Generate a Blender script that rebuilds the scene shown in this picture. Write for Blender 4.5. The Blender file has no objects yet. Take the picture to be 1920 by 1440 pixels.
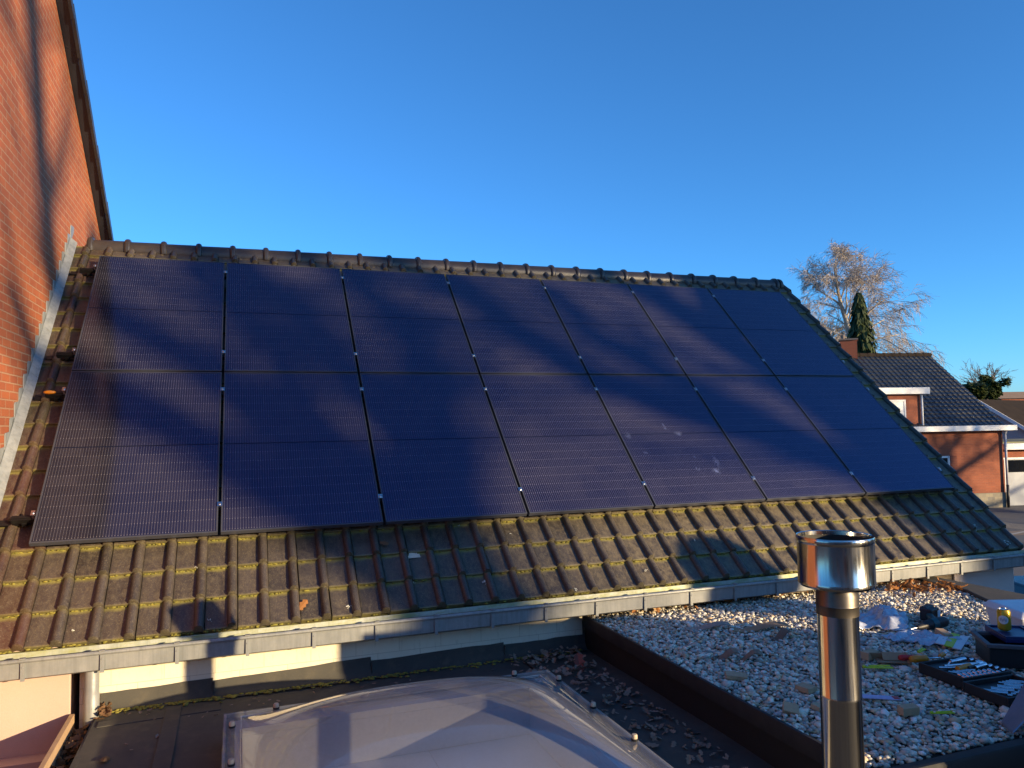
import bpy, math, random
import numpy as np
from mathutils import Matrix, Vector
PI = math.pi
SC = bpy.context.scene
COL = SC.collection
rng = random.Random(7)
GZ = -3.15                                   # ground level
TH = 0.7699564
CT, ST = math.cos(TH), math.sin(TH)
SUN = Vector((2.33, -3.10, .705)).normalized()

def slope(u, v, n=0.0):                      # point on the tiled slope
    return (u, v*CT - n*ST, v*ST + n*CT)

# ------------------------------------------------------------------ mesh helper
class MB:
    def __init__(s):
        s.v = []; s.f = []; s.mi = []; s.uv = {}; s.col = None
    def add(s, verts, faces, mi=0, uvs=None):
        o = len(s.v); s.v += [tuple(p) for p in verts]
        for i, f in enumerate(faces):
            if uvs is not None: s.uv[len(s.f)] = uvs[i]
            s.f.append(tuple(o+k for k in f)); s.mi.append(mi)
        return s
    def box(s, c, d, rot=None, mi=0):
        x, y, z = d[0]/2, d[1]/2, d[2]/2
        p = [Vector(q) for q in ((-x,-y,-z),(x,-y,-z),(x,y,-z),(-x,y,-z),(-x,-y,z),(x,-y,z),(x,y,z),(-x,y,z))]
        if rot is not None: p = [rot @ q for q in p]
        c = Vector(c)
        return s.add([q+c for q in p], [(0,3,2,1),(4,5,6,7),(0,1,5,4),(1,2,6,5),(2,3,7,6),(3,0,4,7)], mi)
    def b2(s, a, b, mi=0):
        return s.box([(a[i]+b[i])/2 for i in range(3)], [abs(b[i]-a[i]) for i in range(3)], None, mi)
    def prism(s, poly, off, mi=0):           # polygon swept by a vector
        n = len(poly); P = [Vector(q) for q in poly]; off = Vector(off)
        nrm = Vector((0,0,0))
        for i in range(n): nrm += P[i].cross(P[(i+1) % n])
        if nrm.dot(off) > 0: P.reverse()
        v = P + [q+off for q in P]
        f = [tuple(range(n)), tuple(reversed(range(n, 2*n)))]
        f += [(i, i+n, (i+1) % n + n, (i+1) % n) for i in range(n)]
        return s.add(v, f, mi)
    def tube(s, pts, rad, n=8, cap=True, mi=0):
        P = [Vector(q) for q in pts]; k = len(P)
        if not hasattr(rad, '__len__'): rad = [rad]*k
        rings = []; up = None
        for i in range(k):
            t = (P[min(i+1,k-1)] - P[max(i-1,0)])
            t = t.normalized() if t.length > 1e-9 else Vector((0,0,1))
            if up is None: up = t.orthogonal().normalized()
            else:
                up = up - t*up.dot(t)
                up = up.normalized() if up.length > 1e-6 else t.orthogonal().normalized()
            w = t.cross(up)
            rings += [P[i] + (up*math.cos(2*PI*j/n) + w*math.sin(2*PI*j/n))*rad[i] for j in range(n)]
        f = []
        for i in range(k-1):
            for j in range(n):
                a, b = i*n+j, i*n+(j+1) % n
                f.append((a, b, b+n, a+n))
        if cap: f += [tuple(reversed(range(n))), tuple(range((k-1)*n, k*n))]
        return s.add(rings, f, mi)
    def lathe(s, prof, c, n=40, mi=0, axis=None, cap=False):   # prof: (r, z)
        v = []; k = len(prof); c = Vector(c)
        R = axis if axis is not None else Matrix.Identity(3)
        for r, z in prof:
            v += [c + R @ Vector((r*math.cos(2*PI*j/n), r*math.sin(2*PI*j/n), z)) for j in range(n)]
        f = []
        for i in range(k-1):
            for j in range(n):
                a, b = i*n+j, i*n+(j+1) % n
                f.append((a, b, b+n, a+n))
        if cap: f += [tuple(reversed(range(n))), tuple(range((k-1)*n, k*n))]
        return s.add(v, f, mi)
    def ball(s, c, r, sub=1, mi=0, rot=None):
        v, f = ICO[sub]
        r = r if hasattr(r, '__len__') else (r, r, r)
        c = Vector(c); out = []
        for q in v:
            w = Vector((q[0]*r[0], q[1]*r[1], q[2]*r[2]))
            if rot is not None: w = rot @ w
            out.append(w + c)
        return s.add(out, f, mi)
    def build(s, name, mats, parent=None, smooth=False, bevel=0, boxuv=True, angle=None):
        me = bpy.data.meshes.new(name)
        o = Vector((0,0,0))
        if parent is not None: o = wloc(parent)
        me.from_pydata([(p[0]-o.x, p[1]-o.y, p[2]-o.z) for p in s.v], [], s.f)
        if not isinstance(mats, (list, tuple)): mats = [mats]
        for m in mats: me.materials.append(m)
        if len(mats) > 1: me.polygons.foreach_set('material_index', s.mi)
        if boxuv or s.uv:
            ul = me.uv_layers.new(name='uv')
            for p in me.polygons:
                if p.index in s.uv:
                    for li, q in zip(p.loop_indices, s.uv[p.index]): ul.data[li].uv = q
                elif boxuv:
                    n = p.normal; ax, ay, az = abs(n.x), abs(n.y), abs(n.z)
                    for li in p.loop_indices:
                        q = s.v[me.loops[li].vertex_index]
                        if az >= ax and az >= ay: ul.data[li].uv = (q[0], q[1])
                        elif ax >= ay: ul.data[li].uv = (q[1], q[2])
                        else: ul.data[li].uv = (q[0], q[2])
        if s.col is not None:
            ca = me.color_attributes.new('tint', 'FLOAT_COLOR', 'POINT')
            ca.data.foreach_set('color', np.asarray(s.col, dtype=np.float32).ravel())
        if smooth: me.polygons.foreach_set('use_smooth', [True]*len(me.polygons))
        me.update()
        ob = bpy.data.objects.new(name, me); COL.objects.link(ob)
        if parent is not None: ob.parent = parent
        if smooth and angle is not None:
            me.set_sharp_from_angle(angle=math.radians(angle))
        if bevel:
            b = ob.modifiers.new('bevel', 'BEVEL'); b.width = bevel; b.segments = 2; b.limit_method = 'ANGLE'
        return ob

def wloc(o):
    p = Vector(o.location)
    while o.parent is not None:
        o = o.parent; p += Vector(o.location)
    return p

def _ico(sub):
    import bmesh
    bm = bmesh.new(); bmesh.ops.create_icosphere(bm, subdivisions=sub, radius=1)
    v = [tuple(q.co) for q in bm.verts]; f = [tuple(x.index for x in q.verts) for q in bm.faces]
    bm.free(); return v, f
ICO = {1: _ico(1), 2: _ico(2), 3: _ico(3)}

def tag(o, label, cat, group=None, kind=None):
    o['label'] = label; o['category'] = cat
    if group: o['group'] = group
    if kind: o['kind'] = kind
    return o
def thing(name, loc, label, cat, group=None, rz=0):
    o = bpy.data.objects.new(name, None); COL.objects.link(o); o.location = loc; o.rotation_euler = (0,0,rz)
    o.empty_display_size = .2
    return tag(o, label, cat, group)
def struct(o):
    o['kind'] = 'structure'; return o
def copy_tree(o, parent=None):
    c = o.copy(); COL.objects.link(c)
    if parent is not None: c.parent = parent
    for ch in [x for x in KIDS.get(o.name, [])]: 
        d = copy_tree(ch, c)
        KIDS.setdefault(c.name, []).append(d)
    return c
KIDS = {}

# ------------------------------------------------------------------ materials
class NT:
    def __init__(s, name):
        s.m = bpy.data.materials.new(name); s.m.use_nodes = True
        s.t = s.m.node_tree; s.t.nodes.clear()
        s.out = s.n('ShaderNodeOutputMaterial')
    def n(s, typ, **kw):
        x = s.t.nodes.new(typ)
        for k, v in kw.items(): setattr(x, k, v)
        return x
    def l(s, a, b): s.t.links.new(a, b)
    def val(s, sock, v):
        if hasattr(v, 'is_linked') or isinstance(v, bpy.types.NodeSocket): s.l(v, sock)
        else:
            if hasattr(sock.default_value, '__len__') and len(sock.default_value) == 4 and len(v) == 3: v = (*v, 1)
            sock.default_value = v
    def coord(s, which='Object'): return s.n('ShaderNodeTexCoord').outputs[which]
    def mapping(s, vec, scale=(1,1,1), loc=(0,0,0), rot=(0,0,0)):
        x = s.n('ShaderNodeMapping'); s.l(vec, x.inputs['Vector'])
        x.inputs['Scale'].default_value = scale; x.inputs['Location'].default_value = loc; x.inputs['Rotation'].default_value = rot
        return x.outputs[0]
    def noise(s, vec, scale, detail=3, rough=.55, dist=0):
        x = s.n('ShaderNodeTexNoise'); s.l(vec, x.inputs['Vector'])
        x.inputs['Scale'].default_value = scale; x.inputs['Detail'].default_value = detail
        x.inputs['Roughness'].default_value = rough; x.inputs['Distortion'].default_value = dist
        return x.outputs[0]
    def ramp(s, fac, stops, interp='LINEAR'):
        x = s.n('ShaderNodeValToRGB'); s.l(fac, x.inputs[0]); r = x.color_ramp; r.interpolation = interp
        while len(r.elements) < len(stops): r.elements.new(.5)
        for e, (p, c) in zip(r.elements, stops):
            e.position = p
            if not hasattr(c, '__len__'): c = (c, c, c)
            e.color = (*c, 1)
        return x.outputs[0]
    def mix(s, fac, a, b, mode='MIX'):
        x = s.n('ShaderNodeMix', data_type='RGBA', blend_type=mode)
        s.val(x.inputs[0], fac); s.val(x.inputs[6], a); s.val(x.inputs[7], b)
        return x.outputs[2]
    def math(s, op, a, b=None, c=None):
        x = s.n('ShaderNodeMath', operation=op)
        s.val(x.inputs[0], a)
        if b is not None: s.val(x.inputs[1], b)
        if c is not None: s.val(x.inputs[2], c)
        return x.outputs[0]
    def bump(s, h, strength=.3, dist=.01):
        x = s.n('ShaderNodeBump'); s.l(h, x.inputs['Height'])
        x.inputs['Strength'].default_value = strength; x.inputs['Distance'].default_value = dist
        return x.outputs[0]
    def bsdf(s, color, rough=.6, metal=0, normal=None, spec=None, coat=0, trans=0, **kw):
        x = s.n('ShaderNodeBsdfPrincipled')
        s.val(x.inputs['Base Color'], color); s.val(x.inputs['Roughness'], rough); s.val(x.inputs['Metallic'], metal)
        if normal is not None: s.l(normal, x.inputs['Normal'])
        if spec is not None: s.val(x.inputs['Specular IOR Level'], spec)
        if coat: x.inputs['Coat Weight'].default_value = coat; x.inputs['Coat Roughness'].default_value = .05
        if trans: x.inputs['Transmission Weight'].default_value = trans
        for k, v in kw.items(): s.val(x.inputs[k], v)
        return x.outputs[0]
    def done(s, sh): s.l(sh, s.out.inputs['Surface']); return s.m

def plain(name, c1, c2=None, rough=.6, metal=0, scale=8, bump=.15, bscale=60, bdist=.004, spec=None, rvar=.12):
    t = NT(name); co = t.coord()
    if c2 is None: c2 = tuple(q*.72 for q in c1)
    f = t.ramp(t.noise(co, scale, 5, .62), [(.3, 0), (.7, 1)])
    c = t.mix(f, c1, c2)
    fine = t.noise(co, bscale, 4, .6)
    c = t.mix(t.ramp(fine, [(.35, .0), (.75, .25)]), c, tuple(q*.6 for q in c1))
    r = t.math('MULTIPLY_ADD', f, rvar, rough - rvar/2)
    return t.done(t.bsdf(c, r, metal, t.bump(fine, bump, bdist), spec))

def brick(name, c1, c2, mortar, w=.215, h=.072, ms=.009, bump=.6, var=.5, dirt=None, rough=.85):
    t = NT(name); uv = t.coord('UV')
    b = t.n('ShaderNodeTexBrick'); t.l(uv, b.inputs['Vector'])
    b.inputs['Scale'].default_value = 1; b.inputs['Brick Width'].default_value = w; b.inputs['Row Height'].default_value = h
    b.inputs['Mortar Size'].default_value = ms; b.inputs['Mortar Smooth'].default_value = .25; b.inputs['Bias'].default_value = 0
    b.inputs['Color1'].default_value = (*c1, 1); b.inputs['Color2'].default_value = (*c2, 1); b.inputs['Mortar'].default_value = (*mortar, 1)
    big = t.noise(uv, 1.1, 4, .6); fine = t.noise(uv, 90, 3, .6)
    c = t.mix(t.ramp(fine, [(.3, 0), (.8, var)]), b.outputs[0], tuple(q*.55 for q in c1))
    c = t.mix(t.ramp(big, [(.35, 0), (.75, .35)]), c, dirt or tuple(q*.6 for q in c1))
    h_ = t.math('SUBTRACT', t.math('MULTIPLY', fine, .25), b.outputs['Fac'])
    return t.done(t.bsdf(c, rough, 0, t.bump(h_, bump, .006)))

def attr_mat(name, rough=.6, bump=.2, scale=80, dist=.002, dark=.6, spec=None):
    t = NT(name); a = t.n('ShaderNodeAttribute'); a.attribute_name = 'tint'
    co = t.coord(); f = t.noise(co, scale, 4, .6)
    c = t.mix(t.ramp(f, [(.3, 0), (.75, 1-dark)]), a.outputs['Color'], t.mix(1, a.outputs['Color'], (dark*.6, dark*.6, dark*.6), 'MULTIPLY'))
    return t.done(t.bsdf(c, rough, 0, t.bump(f, bump, dist), spec))

def tile_mat():
    t = NT('roof_tile_engobe'); uv = t.coord('UV'); co = t.coord()
    a = t.n('ShaderNodeAttribute'); a.attribute_name = 'tint'
    sep = t.n('ShaderNodeSeparateXYZ'); t.l(uv, sep.inputs[0]); v = sep.outputs[1]
    big = t.noise(co, 2.3, 4, .6); mid = t.noise(co, 14, 6, .72, .6); fine = t.noise(co, 140, 3, .6)
    sx = t.n('ShaderNodeSeparateXYZ'); t.l(co, sx.inputs[0])
    bl = t.ramp(t.math('MULTIPLY_ADD', sx.outputs[0], .125, .5), [(.30, .25), (.60, 1)])
    bl = t.math('MULTIPLY', bl, t.ramp(sep.outputs[0], [(.25, 1), (.34, .3)]))
    bl2 = t.ramp(bl, [(.0, .15), (.25, .42), (.9, 1)])
    c = t.mix(t.math('MULTIPLY', t.ramp(mid, [(.40, .05), (.66, .85)]), bl), a.outputs['Color'], (.160, .128, .078))       # dusty bloom
    f3 = t.noise(t.mapping(co, (1, .55, .55)), 42, 5, .75, .8)
    c = t.mix(t.math('MULTIPLY', t.ramp(f3, [(.46, 0), (.66, .75)]), bl2), c, (.20, .165, .105))
    c = t.mix(t.ramp(t.noise(co, 9, 5, .7), [(.55, 0), (.75, .6)]), c, (.018, .016, .018))
    c = t.mix(t.ramp(fine, [(.56, 0), (.70, .6)]), c, (.24, .20, .13))                          # lichen specks
    # moss along the head and the foot of each tile
    head = t.math('ADD', v, t.math('MULTIPLY_ADD', mid, .20, -.10))
    m1 = t.ramp(head, [(.82, 0), (.92, 1)])
    m2 = t.ramp(t.math('ADD', v, t.math('MULTIPLY', fine, .06)), [(.03, .75), (.075, 0)])
    m = t.math('MULTIPLY', t.math('MAXIMUM', m1, m2), t.ramp(big, [(.28, .35), (.55, 1)]))
    m = t.math('MULTIPLY', m, t.ramp(sep.outputs[0], [(.27, 1), (.33, .22)]))
    c = t.mix(t.math('MULTIPLY', m, .85), c, t.mix(fine, (.30, .25, .06), (.15, .15, .04)))
    r = t.ramp(t.math('MAXIMUM', m, mid), [(.35, .30), (.8, .72)])
    h = t.math('ADD', t.math('MULTIPLY', fine, .5), t.math('MULTIPLY', m, 1.4))
    return t.done(t.bsdf(c, r, 0, t.bump(h, .35, .003), .5))

def panel_mat(smear=False):
    t = NT('solar_cells_smeared' if smear else 'solar_cells'); co = t.coord()
    sep = t.n('ShaderNodeSeparateXYZ'); t.l(co, sep.inputs[0]); x, y = sep.outputs[0], sep.outputs[1]
    def stripes(q, period, width, off=0):
        f = t.math('FRACT', t.math('DIVIDE', t.math('ADD', q, off), period))
        return t.math('LESS_THAN', f, width/period)
    bus = stripes(x, .01817, .0015, -.021)
    rowg = stripes(y, .0933, .0026, -.0213)
    colg = stripes(x, .1817, .0024, -.021+.0012)
    midb = t.math('LESS_THAN', t.math('ABSOLUTE', t.math('SUBTRACT', y, .861)), .0050)
    # dashes where the wires bridge the cell gaps
    dash = t.math('MULTIPLY', stripes(x, .01817, .0062, -.0185), stripes(y, .0933, .006, -.0195))
    # per-cell tint
    cx = t.math('FLOOR', t.math('DIVIDE', t.math('ADD', x, -.021), .1817)); cy = t.math('FLOOR', t.math('DIVIDE', t.math('ADD', y, -.0213), .0933))
    cmb = t.n('ShaderNodeCombineXYZ'); t.l(cx, cmb.inputs[0]); t.l(cy, cmb.inputs[1])
    oi = t.n('ShaderNodeObjectInfo'); t.l(t.math('MULTIPLY', oi.outputs['Random'], 37.0), cmb.inputs[2])
    wn = t.n('ShaderNodeTexWhiteNoise'); t.l(cmb.outputs[0], wn.inputs[0])
    cell = t.mix(wn.outputs[0], (.0132, .0132, .0215), (.0225, .0215, .0310))
    dust = t.noise(co, 1.6, 5, .65)
    cell = t.mix(t.ramp(dust, [(.35, 0), (.8, .5)]), cell, (.028, .0265, .034))
    c = t.mix(rowg, cell, (.012, .011, .016)); c = t.mix(colg, c, (.011, .010, .015))
    c = t.mix(midb, c, (.006, .006, .010))
    wire = t.math('MULTIPLY', t.math('MAXIMUM', bus, dash), t.math('SUBTRACT', 1.0, midb))
    inside = t.math('MULTIPLY', t.math('LESS_THAN', t.math('ABSOLUTE', t.math('SUBTRACT', x, .567)), .546), t.math('LESS_THAN', t.math('ABSOLUTE', t.math('SUBTRACT', y, .861)), .842))
    wire = t.math('MULTIPLY', wire, inside)
    c = t.mix(t.math('MULTIPLY', wire, .7), c, (.19, .18, .205))
    rough = .11
    if smear:
        acc = None
        for (px, py, rx, ry, amp) in ((.80,.36,.055,.05,.8),(.86,.47,.04,.10,.55),(.62,.40,.03,.03,.7),(.52,.95,.02,.07,.5),(.63,.86,.05,.035,.8),(.08,.85,.04,.05,.6),(.66,.55,.02,.02,.5),(.17,.62,.03,.02,.5)):
            dx = t.math('DIVIDE', t.math('SUBTRACT', x, px), rx); dy = t.math('DIVIDE', t.math('SUBTRACT', y, py), ry)
            d = t.math('SQRT', t.math('ADD', t.math('MULTIPLY', dx, dx), t.math('MULTIPLY', dy, dy)))
            w = t.math('MULTIPLY', t.ramp(d, [(.15, 1), (1.0, 0)]), amp)
            acc = w if acc is None else t.math('MAXIMUM', acc, w)
        nz = t.ramp(t.noise(co, 26, 6, .7, 1.2), [(.42, 0), (.66, 1)])
        sm = t.math('MULTIPLY', acc, nz)
        c = t.mix(sm, c, (.20, .24, .40)); rough = t.math('MULTIPLY_ADD', sm, .4, .09)
    rough = t.math('ADD', rough, t.math('MULTIPLY', midb, .5))
    return t.done(t.bsdf(c, rough, 0, None, t.math('MULTIPLY_ADD', midb, -.6, .95), IOR=1.66, **{'Specular Tint': (.22,.38,1.0,1)}))

def dome_mat(name, haze=.06, tint=(.95,.955,.97), k=.85):
    t = NT(name); co = t.coord()
    fr = t.n('ShaderNodeFresnel'); fr.inputs[0].default_value = 1.55
    tr = t.n('ShaderNodeBsdfTransparent'); tr.inputs[0].default_value = (*tint, 1)
    gl = t.n('ShaderNodeBsdfGlossy'); gl.inputs[1].default_value = .035; gl.inputs[0].default_value = (.95,.95,.97,1)
    df = t.n('ShaderNodeBsdfDiffuse'); df.inputs[0].default_value = (.75,.75,.78,1)
    dirt = t.ramp(t.noise(t.mapping(co, (1, 1.6, 1)), 1.3, 4, .6), [(.3, haze*.7), (.8, haze*1.3)])
    m1 = t.n('ShaderNodeMixShader'); t.l(dirt, m1.inputs[0]); t.l(tr.outputs[0], m1.inputs[1]); t.l(df.outputs[0], m1.inputs[2])
    m2 = t.n('ShaderNodeMixShader'); t.l(t.math('MINIMUM', t.math('MULTIPLY', fr.outputs[0], k), 1.0), m2.inputs[0]); t.l(m1.outputs[0], m2.inputs[1]); t.l(gl.outputs[0], m2.inputs[2])
    return t.done(m2.outputs[0])

def plastic_film():
    t = NT('clear_plastic_film'); co = t.coord()
    tr = t.n('ShaderNodeBsdfTransparent'); tr.inputs[0].default_value = (.9,.93,.97,1)
    df = t.n('ShaderNodeBsdfDiffuse'); df.inputs[0].default_value = (.66,.71,.82,1)
    gl = t.n('ShaderNodeBsdfGlossy'); gl.inputs[1].default_value = .12
    m1 = t.n('ShaderNodeMixShader'); t.l(t.ramp(t.noise(co, 22, 4, .6), [(.3, .30), (.7, .75)]), m1.inputs[0]); t.l(tr.outputs[0], m1.inputs[1]); t.l(df.outputs[0], m1.inputs[2])
    m2 = t.n('ShaderNodeMixShader'); m2.inputs[0].default_value = .18; t.l(m1.outputs[0], m2.inputs[1]); t.l(gl.outputs[0], m2.inputs[2])
    return t.done(m2.outputs[0])

def steel_mat():
    t = NT('polished_stainless'); co = t.coord()
    f = t.noise(t.mapping(co, (14, 14, .5)), 9, 5, .65)
    g = t.noise(co, 70, 4, .7)
    c = t.mix(t.ramp(f, [(.3, 0), (.75, .6)]), (.55,.53,.50), (.34,.325,.31))
    c = t.mix(t.ramp(g, [(.62, 0), (.78, .35)]), c, (.25, .22, .18))
    r = t.ramp(f, [(.3, .10), (.8, .26)])
    return t.done(t.bsdf(c, r, 1, t.bump(t.noise(t.mapping(co, (3, 3, .25)), 6, 2), .06, .01)))

def zinc_mat(name='weathered_zinc', c1=(.30,.31,.31), c2=(.20,.215,.22), moss=0.0):
    t = NT(name); co = t.coord()
    f = t.noise(co, 5, 6, .7); g = t.noise(co, 55, 4, .6)
    c = t.mix(t.ramp(f, [(.35, 0), (.7, 1)]), c1, c2)
    c = t.mix(t.ramp(g, [(.5, 0), (.8, .4)]), c, (.24, .24, .22))
    st_ = t.noise(t.mapping(co, (26, 26, 1.2)), 1.0, 4, .7); c = t.mix(t.ramp(st_, [(.45, 0), (.75, .55)]), c, tuple(q*.55 for q in c2))
    if moss:
        k = t.noise(t.mapping(co, (3, 12, 12)), 1.5, 5, .7)
        c = t.mix(t.ramp(k, [(.42, 0), (.62, moss)]), c, (.30, .31, .10))
    return t.done(t.bsdf(c, t.ramp(g, [(.3,.42),(.8,.62)]), .2, t.bump(g, .08, .003)))

def felt_mat():
    t = NT('bitumen_felt'); co = t.coord()
    f = t.noise(co, 1.7, 6, .7); g = t.noise(co, 240, 3, .6); k = t.noise(co, 9, 5, .7)
    c = t.mix(t.ramp(f, [(.3, 0), (.75, 1)]), (.036, .037, .036), (.078, .073, .060))
    c = t.mix(t.ramp(k, [(.52, 0), (.75, .55)]), c, (.115, .10, .07))
    c = t.mix(t.ramp(g, [(.62, 0), (.75, .5)]), c, (.17, .155, .13))
    return t.done(t.bsdf(c, .88, 0, t.bump(t.math('ADD', t.math('MULTIPLY', g, .5), k), .35, .004)))

def cream_mat():
    t = NT('cream_painted_blockwork'); uv = t.coord('UV')
    b = t.n('ShaderNodeTexBrick'); t.l(t.mapping(uv, (1,1,1), (.07,.02,0)), b.inputs['Vector'])
    b.inputs['Scale'].default_value = 1; b.inputs['Brick Width'].default_value = .30; b.inputs['Row Height'].default_value = .093
    b.inputs['Mortar Size'].default_value = .0022; b.inputs['Mortar Smooth'].default_value = .6
    for k in ('Color1', 'Color2'): b.inputs[k].default_value = (.74, .68, .53, 1)
    b.inputs['Color2'].default_value = (.70, .65, .51, 1); b.inputs['Mortar'].default_value = (.47, .42, .30, 1)
    f = t.noise(uv, 5, 5, .65); s = t.noise(t.mapping(uv, (9, 1.6, 1)), 5, 5, .7)
    c = t.mix(t.ramp(f, [(.4, 0), (.8, .35)]), b.outputs[0], (.58, .50, .34))
    c = t.mix(t.ramp(s, [(.56, 0), (.76, .5)]), c, (.34, .28, .18))
    return t.done(t.bsdf(c, .8, 0, t.bump(t.math('SUBTRACT', t.math('MULTIPLY', t.noise(uv, 60, 3), .4), b.outputs['Fac']), .35, .004)))

def leaf_mat(name, c1, c2, trans=.25, rough=.6):
    t = NT(name); co = t.coord(); gi = t.n('ShaderNodeNewGeometry')
    c = t.mix(gi.outputs['Random Per Island'], c1, c2)
    c = t.mix(t.ramp(t.noise(co, 3, 3), [(.3, 0), (.7, .5)]), c, tuple(q*.5 for q in c1))
    d = t.bsdf(c, rough, spec=.25)
    tl = t.n('ShaderNodeBsdfTranslucent'); t.l(c, tl.inputs[0])
    m = t.n('ShaderNodeMixShader'); m.inputs[0].default_value = trans; t.l(d, m.inputs[1]); t.l(tl.outputs[0], m.inputs[2])
    return t.done(m.outputs[0])

TILE = tile_mat()
RIDGE = plain('ridge_tile_engobe', (.030,.026,.026), (.055,.043,.036), .36, 0, 7, .2, 120, .003)
VERGE = plain('verge_tile', (.028,.028,.031), (.044,.043,.046), .42, 0, 9)
MORTAR = plain('ridge_mortar', (.17,.125,.07), (.09,.07,.05), .95, 0, 20, .6, 60, .01)
CELL, CELLS = panel_mat(), panel_mat(True)
FRAME = plain('black_anodised_frame', (.080,.085,.108), (.06,.064,.082), .36, .3, 5, .03)
RAIL = plain('black_rail', (.014,.013,.013), None, .45, .3, 5, .03)
ALU = plain('bare_aluminium', (.72,.72,.74), (.6,.6,.62), .28, 1, 30, .03)
ZINC = zinc_mat(); ZINCI = zinc_mat('zinc_gutter_inside', (.50,.53,.50), (.36,.40,.34), .8)
LEAD = zinc_mat('zinc_flashing', (.33,.345,.34), (.21,.23,.235))
FELT = felt_mat()
TRIM = plain('brown_roof_trim', (.0125,.0125,.0135), (.009,.009,.010), .7, 0, 12, .2)
SHADEBLK = plain('black_parapet_shade', (.008,.008,.009), (.012,.012,.012), .75, 0, 6, .2)  # near-black stands in for shade on the parapet faces and front trim
CREAM = cream_mat()
PINK = plain('pink_render', (.50,.375,.315), (.45,.345,.29), .9, 0, 3, .2, 130, .003)
PALE = plain('pale_lilac_render', (.68,.58,.53), (.60,.52,.48), .9, 0, 2.5, .2, 130, .003)
BRICKRED = brick('red_gable_brick', (.46,.128,.042), (.34,.088,.036), (.44,.27,.16), .205, .0635, .0065, .7, .7)
BRICKFAR = brick('far_red_brick', (.33,.092,.042), (.25,.070,.036), (.27,.13,.08), ms=.006)
BRICKDIM = brick('brown_base_brick', (.20,.15,.10), (.14,.11,.08), (.24,.20,.14))
STONE = brick('grey_plinth_stone', (.32,.28,.20), (.14,.14,.14), (.24,.22,.17), .16, .15, .01)
BLUEBRICK = brick('pale_grey_brick', (.42,.42,.43), (.36,.36,.38), (.46,.46,.46), ms=.006)
FARTILE = plain('slate_grey_far_tile', (.020,.026,.038), (.036,.042,.053), .28, 0, 2.0, .1, 30)
DARKROOF = plain('brown_black_roof', (.020,.016,.014), (.034,.027,.023), .95, 0, 1.5, .2, 20, spec=.05)
ORANGEROOF = plain('orange_far_roof', (.30,.20,.12), (.24,.15,.09), .9, 0, 1)
WHITE = plain('white_painted_trim', (.78,.78,.76), (.68,.68,.67), .5, 0, 3, .05)
GLASSD = plain('dark_window_glass', (.008,.009,.011), None, .06, 0, 2, .01, spec=.6)
STEEL = steel_mat()
SOOT = plain('blackened_inside', (.03,.026,.022), (.014,.012,.011), .7, .2, 14)
DOME, DOME2 = dome_mat('clear_acrylic_outer', .11), dome_mat('clear_acrylic_inner', .03, (.97,.97,.98), .35)
SHAFT = plain('white_shaft_lining', (.80,.78,.76), (.74,.72,.71), .7, 0, 3, .05)
CURB = plain('aged_curb_rim', (.42,.38,.30), (.30,.27,.22), .6, 0, 20)
ASPH = plain('grey_paving', (.115,.115,.112), (.085,.085,.085), .9, 0, .5, .3, 25, .01)
COBBLE = brick('beige_cobbles', (.27,.23,.17), (.19,.17,.14), (.12,.11,.09), .22, .11, .012)
PALELINE = plain('pale_kerb', (.42,.40,.35), None, .9)
BARK = plain('dark_bark', (.075,.058,.042), (.045,.036,.028), .95, 0, 5, .5, 30, .02)
BIRCHB = plain('birch_bark', (.50,.44,.36), (.26,.21,.17), .85, 0, 4, .3, 12, .02)
TWIG = plain('birch_twig', (.42,.37,.33), (.30,.25,.22), .9, 0, 2)
TWIG2 = plain('ochre_twig', (.27,.21,.11), (.18,.135,.08), .9, 0, 2)
CONIF = leaf_mat('spruce_needles', (.060,.080,.022), (.022,.040,.018), .1)
CONIF2 = leaf_mat('evergreen_needles', (.035,.055,.02), (.02,.035,.015), .1)
BUSHL = leaf_mat('bush_leaves', (.075,.095,.022), (.035,.05,.015), .2)
DEADLEAF = leaf_mat('dead_oak_leaf', (.20,.11,.055), (.10,.065,.040), .15, .75)
ORLEAF = leaf_mat('russet_oak_leaf', (.42,.19,.06), (.36,.15,.05), .2, .7)
DUSTLEAF = leaf_mat('grey_brown_leaf', (.36,.27,.20), (.22,.165,.125), .1, .8)
MOSSM = leaf_mat('moss', (.28,.24,.05), (.15,.15,.035), 0, .95)
PEB = attr_mat('river_pebble', .62, .25, 90, .002, .75)
CARD = plain('brown_cardboard', (.40,.26,.15), (.33,.21,.12), .85, 0, 6, .15, 50)
WOOD = plain('pale_pine', (.50,.34,.20), (.42,.28,.16), .75, 0, 12, .2, 40)
BLKPL = plain('black_plastic', (.014,.014,.016), (.02,.02,.022), .5, 0, 10, .1)
GREYPL = plain('grey_plastic_rim', (.12,.11,.115), (.09,.085,.09), .6, 0, 14)
BLUEPL = plain('dark_blue_plastic', (.012,.026,.12), (.012,.02,.085), .4, 0, 8, .08)
TEAL = plain('teal_plastic', (.0,.085,.10), None, .45, 0, 8, .05)
CHROME = plain('chrome_vanadium', (.70,.72,.76), (.6,.62,.66), .22, 1, 20, .02)
ORANGE = plain('orange_handle', (.75,.25,.015), None, .4, 0, 8, .05)
RED = plain('red_handle', (.55,.02,.02), None, .4, 0, 8, .05)
YELLOW = plain('fluorescent_yellow', (.62,.70,.02), None, .5, 0, 8, .05)
GOLD = plain('gold_can_paint', (.55,.38,.03), (.48,.32,.02), .3, .4, 8, .02)
LILAC = plain('lilac_paper', (.58,.52,.74), None, .7)
WHITEPL = plain('white_plastic', (.72,.73,.76), (.66,.67,.70), .45, 0, 6, .05)
METALBLUE = plain('galvanised_sheet', (.22,.25,.33), (.17,.20,.27), .42, .6, 9, .06)
FILM = plastic_film()
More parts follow.
